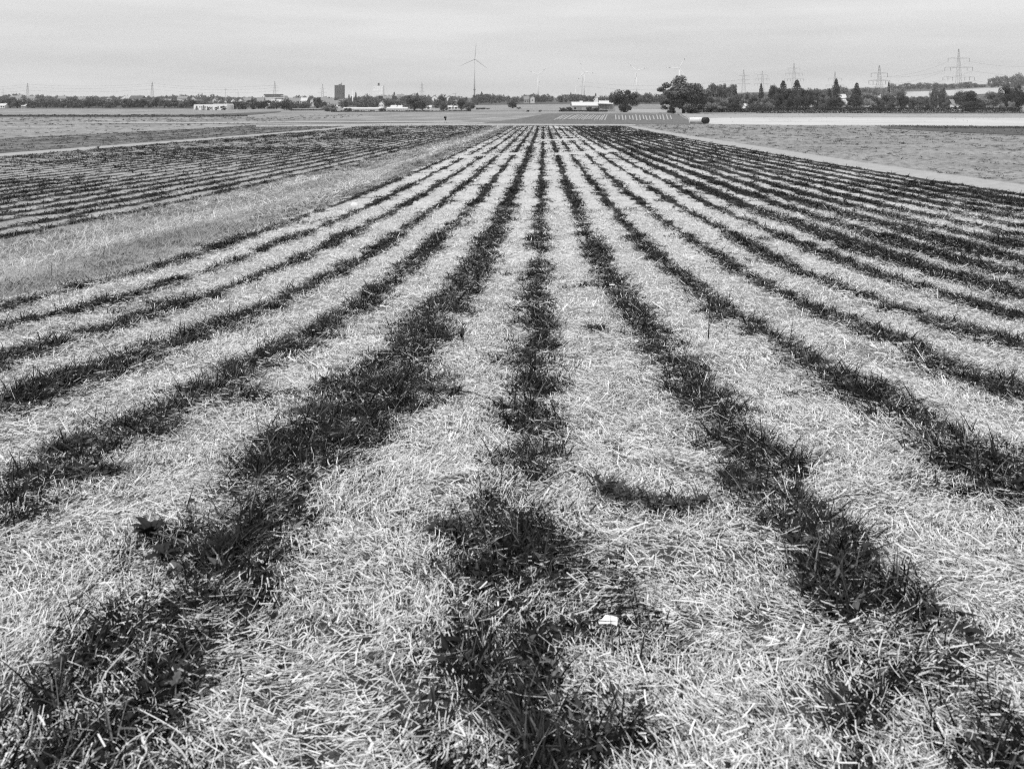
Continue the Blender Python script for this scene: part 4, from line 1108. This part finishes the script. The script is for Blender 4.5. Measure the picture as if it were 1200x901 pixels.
# long greenhouses
def greenhouse(pxa, pxb, D, yt, label):
    pc = (pxa + pxb) / 2; x, y, z = at(pc, D); k = D / 1001; w = (pxb - pxa) * k; h = top_z(D, yt) - z
    e = empty('greenhouse', (x, y, z), YAW); tag(e, label, 'greenhouse')
    mb = MB(); mb.box(-w / 2, w / 2, 0, 6, -.5, h * .62); mb.build('wall', M['pale'], e)
    mb = MB(); mb.prism([(-.3, h * .62 + .01), (6.3, h * .62 + .01), (3, h)], -w / 2 - .2, w / 2 + .2)
    o = mb.build('roof', M['pale'], e); o.rotation_euler = (0, 0, math.pi / 2); o.location = (0, 0, 0)
    o.scale = (1, -1, 1)
    for i in range(9):
        a = -w / 2 + w * (i + .5) / 9; mb = MB(); mb.box(a - .08, a + .08, -.08, .02, 0, h * .6); mb.build('glazing_bar', M['midgrey'], e)
greenhouse(402, 446, 440, 126.0, 'longer pale low greenhouse behind the low dark hedge')
greenhouse(453, 477, 440, 125.8, 'shorter pale low greenhouse left of the biggest middle tree')

# farm shed and its lean-to with stacked logs
D = 385; x, y, z = at(686, D); k = D / 1001; e = empty('farm_shed', (x, y, z), YAW); tag(e, 'low grey farm shed with white roof left of the dark round tree', 'shed')
def zs(yp): return top_z(D, yp) - z
xa, xb = (671 - 686) * k, (700.5 - 686) * k
mb = MB(); mb.box(xa, xb, 0, 7, -.6, zs(124)); mb.build('wall', M['midgrey'], e)
mb = MB(); ov = .35; mb.poly([(xa - ov, -ov, zs(124.1)), (xb + ov, -ov, zs(124.1)), (xb + ov, 3.4, zs(119.6)), (xa - ov, 3.4, zs(119.6))]); mb.poly([(xa - ov, 7 + ov, zs(124.1)), (xb + ov, 7 + ov, zs(124.1)), (xb + ov, 3.4, zs(119.6)), (xa - ov, 3.4, zs(119.6))])
mb.poly([(xa, 0, zs(124)), (xa, 7, zs(124)), (xa, 3.4, zs(119.7))]); mb.poly([(xb, 0, zs(124)), (xb, 7, zs(124)), (xb, 3.4, zs(119.7))]); rf = mb.build('roof', M['roof_pale'], e)
mb = MB(); mb.box((680 - 686) * k, (683.5 - 686) * k, 2.6, 4.0, zs(120.5), zs(118.4)); mb.build('roof_vent', M['white'], rf)
for px in (674, 688):
    mb = MB(); a = (px - 686) * k; mb.box(a - .5, a + .5, -.06, .04, .9, 1.7); mb.build('window', M['glass'], e)
mb = MB(); a = (679 - 686) * k; mb.box(a - .9, a + .9, -.07, .04, -.3, 1.9); mb.build('door', M['concrete'], e)
x, y, z = at(711, D); e = empty('lean_to_shed', (x, y, z), YAW); tag(e, 'open lean-to shed joining the farm shed to the dark round tree', 'shed')
xa, xb = (700.9 - 711) * k, (721 - 711) * k
mb = MB(); mb.box(xa, xb, 5.5, 6, -.6, zs(121.8)); mb.box(xa, xa + .15, .5, 5.5, -.6, zs(121.8)); mb.build('wall', M['pale'], e)
mb = MB(); mb.poly([(xa, -.5, zs(122.0)), (xb, -.5, zs(122.4)), (xb, 6.3, zs(120.8)), (xa, 6.3, zs(120.4))]); mb.poly([(xa, -.5, zs(121.7)), (xb, -.5, zs(122.1)), (xb, 6.3, zs(120.5)), (xa, 6.3, zs(120.1))]); mb.build('roof', M['roof_pale'], e)
for px in (703, 708, 714, 720):
    mb = MB(); a = (px - 711) * k; mb.box(a - .1, a + .1, 0, .2, -.4, zs(122.3)); mb.build('post', M['concrete'], e)
for px in (704.3, 706.4):
    mb = MB(); a = (px - 711) * k; mb.box(a - .34, a + .34, 5.4, 5.48, zs(127.5), zs(123.5)); mb.build('window', M['white'], e)
rr = random.Random(3)
for i, px in enumerate((702, 704.6, 707.2, 709.8, 712.4, 715, 717.6, 720)):
    xx, yy, z2 = at(px, D - 4); mb = MB()
    hh = rr.uniform(1.0, 1.6)
    for q in range(5):
        for rw in range(int(hh / .35)):
            a = -.42 + q * .21; zc = .16 + rw * .34; mb.tube([(a + rr.uniform(-.03, .03), -.35, zc), (a, .35, zc)], .105 + rr.random() * .05, 7)
    o = mb.build('log_pile', M['fleece'] if i % 2 else M['midgrey'], None); o.location = (xx, yy, z2)
    tag(o, 'pale stack of cut logs in front of the lean-to shed', 'log pile', 'log stacks before the lean-to')

# church gable with spire
x, y, z = at(698.5, 900); k = 900 / 1001; e = empty('church', (x, y, z), YAW); tag(e, 'small white church gable with dark pointed spire over the central wood', 'church')
def zc_(yp): return top_z(900, yp) - z
mb = MB(); w = 2.3 * k; mb.prism([(-w, -1), (w, -1), (w, zc_(115.4)), (0, zc_(112.2)), (-w, zc_(115.4))], 0, 14); mb.build('wall', M['white'], e)
mb = MB(); mb.prism([(-w - .3, zc_(115.6)), (0, zc_(112.1)), (w + .3, zc_(115.6)), (w + .3, zc_(115.3)), (0, zc_(111.8)), (-w - .3, zc_(115.3))], -0.2, 14.2); mb.build('roof', M['roof_dark'], e)
mb = MB(); mb.box(-.7, .7, 3, 4.4, zc_(113), zc_(111)); mb.tube([(0, 3.7, zc_(111)), (0, 3.7, zc_(109))], [1.0, 0.05], 4); mb.build('spire', M['roof_dark'], e)
mb = MB(); mb.box(-.35, .35, -.06, .04, zc_(115.3), zc_(114)); mb.build('window', M['glass'], e)

# ------------------------------------------------------------------ pylons and cables
PY = {}
def pylon(key, px, ytip, arms, D, label, ins=True, th=0.125, rz=0.0, bw=None):
    x, y, z = at(px, D); k = D / 1000.0; e = empty('pylon', (x, y, z), YAW + rz); tag(e, label, 'pylon', 'lattice power pylons')
    h = top_z(D, ytip) - z; b = bw or h * 0.075; sub = [0, .16, .31, .45, .58, .70, .81, .91, 1.0]
    wz = lambda t: b * (1 - t) ** 0.85 + 0.35
    mb = MB()
    for sx in (-1, 1):
        for sy in (-1, 1):
            mb.tube([(sx * wz(t), sy * wz(t), h * t - (0.6 if t == 0 else 0)) for t in sub], th, 4)
    for t0, t1 in zip(sub, sub[1:]):
        for ax in (0, 1):
            for s in (-1, 1):
                for q in (-1, 1):
                    p0 = [q * wz(t0), s * wz(t0)]; p1 = [-q * wz(t1), s * wz(t1)]
                    if ax: p0.reverse(); p1.reverse()
                    mb.tube([(*p0, h * t0), (*p1, h * t1)], th * .55, 4, False)
    mb.build('lattice_tower', M['steel'], e)
    tips = []
    for (ya, hp, ni) in arms:
        za = top_z(D, ya) - z; w = hp * k; t = za / h
        mb = MB(); b0 = wz(min(t, 1)); mb.tube([(-b0, 0, za + w * .09), (b0, 0, za + w * .09)], th * .8, 4); mb.tube([(-b0, -b0, za - .3), (b0, -b0, za - .3)], th * .8, 4)
        for s in (-1, 1):
            mb.tube([(s * b0, 0, za + w * .09), (s * w, 0, za)], th * .8, 4); mb.tube([(s * b0, -b0, za - .3), (s * w, 0, za - .15)], th * .8, 4); mb.tube([(s * b0, b0, za - .3), (s * w, 0, za - .15)], th * .8, 4)
            for f in (.35, .65):
                mb.tube([(s * w * f, 0, za + w * .09 * (1 - f)), (s * w * (f + .12), 0, za - .2)], th * .5, 4)
        a_ = mb.build('cross_arm', M['steel'], e)
        if ins:
            for f in ([1] if ni == 1 else [1, .6] if ni == 2 else [1, .68, .38]):
                for s in (-1, 1):
                    il = 5.0; mb = MB(); mb.tube([(s * w * f, 0, za - .1), (s * w * f, 0, za - il)], 0.32, 5); mb.build('insulator', M['steel'], a_)
        tips.append((w, za - (5.0 if ins else .3)))
    PY[key] = (Vector((x, y, z)), YAW + rz, tips, h)
    return e
pylon('A', 1123.5, 57.5, [(68.5, 12.5, 1), (79.2, 16.3, 2), (90.6, 18.6, 3)], 1230, 'tallest lattice pylon with three arms on the hill at the right', bw=3.6)
pylon('B', 1030.5, 77, [(86, 9.7, 1), (94.5, 12.3, 2), (103, 13, 2)], 1050, 'lattice pylon rising from bushes left of the tallest pylon', bw=3.6)
pylon('C', 930.5, 74, [(80.2, 7, 1), (86.2, 9.6, 2), (92.8, 11.2, 3)], 1700, 'faint lattice pylon above the two tallest cluster conifers')
pylon('D', 893.5, 83.5, [(88, 5.8, 1), (92.5, 7.8, 2), (98.5, 9.2, 2)], 2100, 'faint lattice pylon above the thin lone conifer')
pylon('E', 871.5, 82, [(89, 6, 1), (94, 7.4, 1), (98.5, 8, 1)], 1700, 'lattice pylon with three plain arms right of the leafy trio', ins=False)
pylon('G', 978.5, 84, [(92, 8, 1), (100, 10.5, 1)], 1700, 'faint lattice pylon directly behind the tall spire conifer')
pylon('H', 683.3, 89, [(96.5, 3.6, 1), (101.5, 4.4, 1)], 2100, 'lattice pylon beside the turbines over the central wood', ins=False)
pylon('I', 494.5, 96, [(100, 2.8, 1), (103.5, 3.6, 1), (107.5, 4.0, 1)], 2000, 'lattice pylon on the skyline behind the biggest middle tree', ins=False)
pylon('J', 378, 99, [(104.6, 4, 1), (108.6, 5.6, 1)], 2000, 'lattice pylon left of the dark tower block', ins=False)
pylon('K', 322, 95.5, [(100.3, 3.8, 1), (103.4, 4.8, 1), (107, 4.6, 1)], 1800, 'lattice pylon above the flat-roofed office block', ins=False)
pylon('L', 178.4, 96.3, [(98, 1.1, 1), (100.5, 1.5, 1), (104.6, 1.6, 1)], 1900, 'narrow pylon on the left skyline, second from the left edge', ins=False, th=0.16)
pylon('M', 32.3, 98, [(99, 1.2, 1), (102, 1.5, 1), (106, 1.8, 1)], 1900, 'narrow pylon on the left skyline, nearest the left edge', ins=False, th=0.16)
def arm_pt(key, i, s):
    p, a, tips, h = PY[key]; w, z = tips[i]
    return p + Vector((math.cos(a) * w * s, math.sin(a) * w * s, z))
def cable(p, q, sag, label, r=0.07):
    mb = MB(); pts = []
    for i in range(17):
        t = i / 16; v = p.lerp(q, t) - Vector((0, 0, sag * 4 * t * (1 - t))); pts.append(v - p)
    mb.tube(pts, r, 4); o = mb.build('power_cable', M['cable']); o.location = p
    tag(o, label, 'power cable', 'overhead power cables')
for i, nm in enumerate(('upper', 'middle', 'lower')):
    for s, sn in ((-1, 'left'), (1, 'right')):
        cable(arm_pt('B', i, s), arm_pt('A', i, s), 6, '%s %s cable between the tallest pylon and the pylon left of it' % (nm, sn))
offr = [Vector(at(1330, 900)) + Vector((0, 0, v)) for v in (46, 36, 27)]
for i, nm in enumerate(('upper', 'middle', 'lower')):
    cable(arm_pt('A', i, 1), offr[i], 9, '%s cable running from the tallest pylon out of the right edge' % nm)
for i, nm in enumerate(('top', 'middle', 'bottom')):
    cable(arm_pt('M', i, 1), arm_pt('L', i, 0), 5, '%s cable between the two leftmost pylons' % nm, 0.1)
    cable(arm_pt('L', i, 1), arm_pt('K', i, -1), 6, '%s cable between the second left pylon and the office block pylon' % nm, 0.1)
for i, nm in enumerate(('upper', 'lower')):
    cable(arm_pt('H', i, 1), arm_pt('E', i + 1, -1), 10, '%s cable from the turbine-side pylon towards the pylon with plain arms' % nm, 0.1)
for i, nm in enumerate(('upper', 'middle', 'lower')):
    q = Vector(at(-60, 1900)) + Vector((0, 0, 26 - 6 * i)); cable(q, arm_pt('M', i, -1), 4, '%s cable leaving the leftmost pylon to the left' % nm, 0.1)

# ------------------------------------------------------------------ wind turbines
def blade_mat():
    m, nt, b = new_mat('banded_blade')
    tc = N(nt, 'ShaderNodeTexCoord'); sep = N(nt, 'ShaderNodeSeparateXYZ'); nt.links.new(tc.outputs['Generated'], sep.inputs[0])
    c = ramp(nt, sep.outputs['Z'], [(0.0, .8), (0.66, .8), (0.67, .16), (0.78, .16), (0.79, .8), (0.90, .8), (0.91, .2)])
    nt.links.new(c, b.inputs['Base Color']); return m
M['banded_blade'] = blade_mat()
def turbine(px, yhub, bpx, ang0, D, label, mat='turbine_white', bmat='banded_blade', rz=0.0, band=False):
    x, y, z = at(px, D); k = D / 1030.0; e = empty('wind_turbine', (x, y, z), YAW + rz); tag(e, label, 'wind turbine', 'wind turbines')
    h = top_z(D, yhub) - z; bl = bpx * k; bw_ = 1.0 if band else 1.9; r = max(0.9, h * .017)
    mb = MB(); mb.tube([(0, 0, -1), (0, 0, h * .5), (0, 0, h)], [r * 1.25, r, r * .62], 12); tw = mb.build('tower', M[mat], e, True)
    if band:
        mb = MB(); mb.tube([(0, 0, h * .205), (0, 0, h * .225)], [r * 1.9, r * 1.9], 12); mb.build('tower_band', M['roof_dark'], tw)
    mb = MB(); mb.box(-r * .8, r * .8, -r * 1.6, r * 2.4, h - r * .3, h + r * 1.1); mb.build('nacelle', M['turbine_grey'], e)
    mb = MB(); mb.tube([(0, -r * 1.61, h + r * .4), (0, -r * 2.6, h + r * .4), (0, -r * 3.1, h + r * .4)], [r * .75, r * .6, r * .15], 10); mb.build('rotor_hub', M[mat], e, True)
    for j in range(3):
        a = rad(ang0 + 120 * j)
        mb = MB(); secs = [(0, .28), (.08, .42), (.2, .62), (.5, .42), (.8, .26), (1.0, .06)]
        for s0, s1 in zip(secs, secs[1:]):
            c0, c1 = r * s0[1] * bw_, r * s1[1] * bw_
            z0, z1 = bl * s0[0], bl * s1[0]
            b0 = len(mb.v); mb.v += [(-c0, 0, z0), (0, -c0 * .3, z0), (c0, 0, z0), (0, c0 * .3, z0), (-c1, 0, z1), (0, -c1 * .3, z1), (c1, 0, z1), (0, c1 * .3, z1)]
            mb.f += [tuple(b0 + i for i in q) for q in ((0, 1, 5, 4), (1, 2, 6, 5), (2, 3, 7, 6), (3, 0, 4, 7))]
        o = mb.build('rotor_blade', M[bmat], e); o.location = (0, -r * 2.2, h + r * .4); o.rotation_euler = (0, a, 0)
    return e
turbine(556, 70, 21, 5, 2500, 'tallest dark turbine with thin bent-looking blades above the middle trees', 'turbine_grey', 'turbine_grey', 0.3, True)
turbine(630.5, 88, 12.5, 52, 2000, 'white turbine with banded blades left of the turbine-side pylon')
turbine(684.5, 84.7, 14.5, 98, 1950, 'white turbine with banded blades rising behind the pylon over the central wood')
turbine(674.5, 102.3, 5, 60, 2300, 'smallest white turbine low over the central wood', bmat='turbine_white')
turbine(746, 83.5, 13.5, 72, 2000, 'white turbine with banded blades above the dark round tree')
turbine(796, 80, 16.5, 30, 1900, 'white turbine with banded blades behind the largest broad tree')

# ------------------------------------------------------------------ bales, plot strips, walker
x, y, z = at(817, 197); r_ = 0.72
def bale(px, D, ln, rr, rz, label, mat, endmat):
    x, y, z = at(px, D); e = empty('bale', (x, y, z + 0.04), rz); tag(e, label, 'bale', 'bales at the edge of the white field')
    mb = MB(); n = 24; prof = [(0, .9), (.06, .985), (.12, 1.0), (.5, 1.02), (.88, 1.0), (.94, .985), (1, .9)]
    mb.tube([(-ln / 2 + ln * t, 0, rr) for t, q in prof], [rr * q for t, q in prof], n, False); mb.build('wrapping', M[mat], e, True)
    for s in (-1, 1):
        mb = MB(); cx = s * ln / 2
        for rad0, rad1, dx in ((0, .5, .03), (.5, .9, .02)):
            for k in range(n):
                a0, a1 = 2 * math.pi * k / n, 2 * math.pi * (k + 1) / n
                f = lambda q, a: (cx + s * (.05 - .05 * q), math.cos(a) * q * rr, rr + math.sin(a) * q * rr)
                if rad0 == 0: mb.poly([f(0, 0), f(rad1, a0), f(rad1, a1)])
                else: mb.poly([f(rad0, a0), f(rad1, a0), f(rad1, a1), f(rad0, a1)])
        mb.build('end_face', M[endmat], e)
    return e
bale(815.2, 197, 2.9, 0.70, YAW, 'pale wrapped bale lying sideways at the corner of the white field', 'bale', 'bale')
bale(826.8, 195.5, 1.3, 0.74, YAW - 1.05, 'black ended bale right against the pale wrapped bale', 'black_wrap', 'black_wrap')
def plot_strip(pa, pb, label):
    a = hit(*pa); b = hit(*pb); n = 8; mb = MB(); prof = [(-.19, 0), (-.13, .10), (0, .13), (.13, .10), (.19, 0)]
    d = Vector((b[0] - a[0], b[1] - a[1], 0)); s = Vector((d.y, -d.x, 0)).normalized(); rows = []
    for i in range(n + 1):
        t = i / n; px_, py_ = a[0] + d.x * t, a[1] + d.y * t; z = gz1(px_, py_) + 0.03
        rows.append([(px_ + s.x * u - a[0], py_ + s.y * u - a[1], z + v * random.uniform(.7, 1.1)) for u, v in prof])
    for r0, r1 in zip(rows, rows[1:]):
        for k in range(4): mb.poly([r0[k], r0[k + 1], r1[k + 1], r1[k]])
    o = mb.build('fleece_strip', M['fleece'], None, True); o.location = (a[0], a[1], 0)
    tag(o, label, 'plot strip', 'pale strips on the dark plot')
for i in range(20):
    f = i / 19; plot_strip((649 + 59 * f + random.uniform(-.5, .5), 141.2 + random.uniform(-.9, .5)), (660 + 52 * f + random.uniform(-.5, .5), 135.0 + random.uniform(-.3, 1.0)), 'narrow pale covered strip in the left half of the dark plot')
for i in range(17):
    f = i / 16; plot_strip((722 + 65 * f + random.uniform(-.6, .6), 141.4 + random.uniform(-.9, .6)), (721 + 64 * f + random.uniform(-.6, .6), 135.2 + random.uniform(-.4, 1.2)), 'narrow pale covered strip in the right half of the dark plot')

def skin_body(name, joints, edges, radii, mat, parent, sub=2):
    me = bpy.data.meshes.new(name); me.from_pydata(joints, edges, []); o = link(bpy.data.objects.new(name, me))
    o.modifiers.new('s', 'SKIN'); md = o.modifiers.new('d', 'SUBSURF'); md.levels = sub; md.render_levels = sub
    for v, r in zip(me.skin_vertices[0].data, radii): v.radius = r if isinstance(r, tuple) else (r, r)
    me.skin_vertices[0].data[0].use_root = True
    dg = bpy.context.evaluated_depsgraph_get(); m2 = bpy.data.meshes.new_from_object(o.evaluated_get(dg))
    m2.name = name; m2.materials.clear(); m2.materials.append(mat)
    for p in m2.polygons: p.use_smooth = True
    bpy.data.objects.remove(o)
    return link(bpy.data.objects.new(name, m2), parent)
x, y, z = at(522, 187); e = empty('person', (x, y, z + 0.06), YAW)
tag(e, 'walker in dark top striding to the right on the far path', 'person')
J = [(0, 0, .93), (.03, 0, 1.15), (.07, 0, 1.40), (.10, 0, 1.50), (.13, -.0, 1.62), (.13, 0, 1.73),
     (.07, -.19, 1.38), (-.04, -.22, 1.12), (.10, -.2, .92), (.12, -.2, .84),
     (.07, .19, 1.38), (.14, .22, 1.12), (.30, .2, .98), (.34, .2, .91),
     (.02, -.10, .88), (.14, -.11, .50), (.24, -.11, .09), (.36, -.11, .04),
     (-.02, .10, .88), (-.06, .11, .50), (-.30, .11, .13), (-.22, .11, .04)]
E = [(0, 1), (1, 2), (2, 3), (3, 4), (4, 5), (2, 6), (6, 7), (7, 8), (8, 9), (2, 10), (10, 11), (11, 12), (12, 13), (0, 14), (14, 15), (15, 16), (16, 17), (0, 18), (18, 19), (19, 20), (20, 21)]
Rr = [.13, .13, .15, .055, .085, .075, .055, .043, .036, .03, .055, .043, .036, .03, .085, .058, .042, .035, .085, .058, .042, .035]
skin_body('body', J, E, Rr, M['skin'], e)
JJ = [0, 1, 2, 6, 7, 8, 10, 11, 12]
rem = {j: i for i, j in enumerate(JJ)}
skin_body('jacket', [J[j] for j in JJ], [(rem[a], rem[b]) for a, b in E if a in rem and b in rem], [.165, .16, .18, .075, .06, .05, .075, .06, .05], M['cloth_dark'], e)
JJ = [0, 14, 15, 18, 19]; rem = {j: i for i, j in enumerate(JJ)}
skin_body('shorts', [J[j] for j in JJ], [(rem[a], rem[b]) for a, b in E if a in rem and b in rem], [.15, .105, .08, .105, .08], M['cloth_dark'], e)
for a, b in ((16, 17), (20, 21)):
    skin_body('shoe', [J[a], J[b]], [(0, 1)], [.055, .045], M['cloth_dark'], e)
skin_body('hair', [(.10, 0, 1.70), (.13, 0, 1.76), (.15, 0, 1.765)], [(0, 1), (1, 2)], [.08, .075, .06], M['hair'], e)
e2 = empty('backpack', (x, y, z + 0.06), YAW); tag(e2, 'bulky dark backpack on the walker far down the path', 'backpack')
skin_body('pack', [(-.22, 0, .98), (-.22, 0, 1.2), (-.17, 0, 1.42)], [(0, 1), (1, 2)], [(.17, .14), (.19, .16), (.15, .12)], M['cloth_dark'], e2)
for s in (-1, 1):
    mb = MB(); mb.tube([(-.12, s * .12, 1.48), (.06, s * .13, 1.56), (.2, s * .12, 1.42), (.18, s * .14, 1.15), (-.05, s * .2, 1.05)], .02, 5); mb.build('strap', M['cloth_dark'], e2)

# ------------------------------------------------------------------ haze
hz = MB(); hz.box(-3600, 3600, -400, 3400, -14, 330)
o = hz.build('haze', None if False else M['white']); o.data.materials.clear()
hm = bpy.data.materials.new('haze_air'); hm.use_nodes = True; nt = hm.node_tree
nt.nodes.remove(nt.nodes['Principled BSDF']); pv = N(nt, 'ShaderNodeVolumePrincipled')
pv.inputs['Color'].default_value = (.97, .97, .97, 1); pv.inputs['Density'].default_value = 0.00008; pv.inputs['Anisotropy'].default_value = 0.2
nt.links.new(pv.outputs[0], nt.nodes['Material Output'].inputs['Volume'])
o.data.materials.append(hm); tag(o, 'pale haze in the far air', 'haze', kind='stuff')

# ------------------------------------------------------------------ sky, sun, camera
W = bpy.data.worlds.new('World'); S.world = W; W.use_nodes = True; nt = W.node_tree
bg = nt.nodes['Background']
SUN_EL, SUN_AZ = rad(54), rad(-140)          # azimuth measured from +Y towards +X
sk = N(nt, 'ShaderNodeTexSky', sky_type='NISHITA'); sk.sun_disc = False; sk.sun_elevation = SUN_EL; sk.sun_rotation = SUN_AZ
sk.air_density = 1.0; sk.dust_density = 4.0
bw = N(nt, 'ShaderNodeRGBToBW'); nt.links.new(sk.outputs[0], bw.inputs[0])
tc = N(nt, 'ShaderNodeTexCoord'); sep = N(nt, 'ShaderNodeSeparateXYZ'); nt.links.new(tc.outputs['Generated'], sep.inputs[0])
grad = ramp(nt, sep.outputs['Z'], [(0.0, 0.375), (0.05, 0.35), (0.11, 0.405), (0.2, 0.40), (1.0, 0.62)])
mp = N(nt, 'ShaderNodeMapping'); mp.inputs['Scale'].default_value = (1.4, 1.4, 14.0); nt.links.new(tc.outputs['Generated'], mp.inputs['Vector'])
nz = N(nt, 'ShaderNodeTexNoise'); nz.inputs['Scale'].default_value = 2.2; nz.inputs['Detail'].default_value = 6; nz.inputs['Roughness'].default_value = 0.55
nt.links.new(mp.outputs[0], nz.inputs['Vector'])
cl = ramp(nt, nz.outputs['Fac'], [(0.3, 0.89), (0.7, 1.12)])
over = mixc(nt, 1.0, grad, cl, 'MULTIPLY')
SKY_LEVEL = 19.0
lev = N(nt, 'ShaderNodeVectorMath', operation='SCALE'); nt.links.new(over, lev.inputs[0]); lev.inputs['Scale'].default_value = SKY_LEVEL
col = mixc(nt, 0.9, bw.outputs[0], lev.outputs[0])
nt.links.new(col, bg.inputs['Color']); bg.inputs['Strength'].default_value = 0.10
sd = bpy.data.lights.new('sun', 'SUN'); sd.energy = 2.6; sd.angle = rad(7); sd.color = (1, 1, 1)
so = link(bpy.data.objects.new('sun', sd)); so.location = (0, 0, 50)
dirv = Vector((math.sin(SUN_AZ) * math.cos(SUN_EL), math.cos(SUN_AZ) * math.cos(SUN_EL), math.sin(SUN_EL)))
so.rotation_euler = dirv.to_track_quat('Z', 'Y').to_euler()

cd = bpy.data.cameras.new('camera'); co = link(bpy.data.objects.new('camera', cd)); co.location = (0, 0, CAMZ)
cd.sensor_width = 36; cd.lens = 36 * F / 1200.0; cd.shift_y = -(450.5 - YH) / 1200.0; cd.clip_start = 0.05; cd.clip_end = 20000
co.rotation_euler = (rad(90) - PITCH, 0, YAW)
cd.dof.use_dof = True; cd.dof.focus_distance = 9.0; cd.dof.aperture_fstop = 6.3
S.camera = co
v = S.view_settings; v.view_transform = 'Standard'; v.look = 'None'; v.exposure = 0.06; v.gamma = 1.0
S.render.engine = 'CYCLES'
S.cycles.max_bounces = 4; S.cycles.diffuse_bounces = 2; S.cycles.transmission_bounces = 3; S.cycles.volume_bounces = 1
S.cycles.use_denoising = False; S.cycles.use_adaptive_sampling = False; S.cycles.filter_width = 1.1
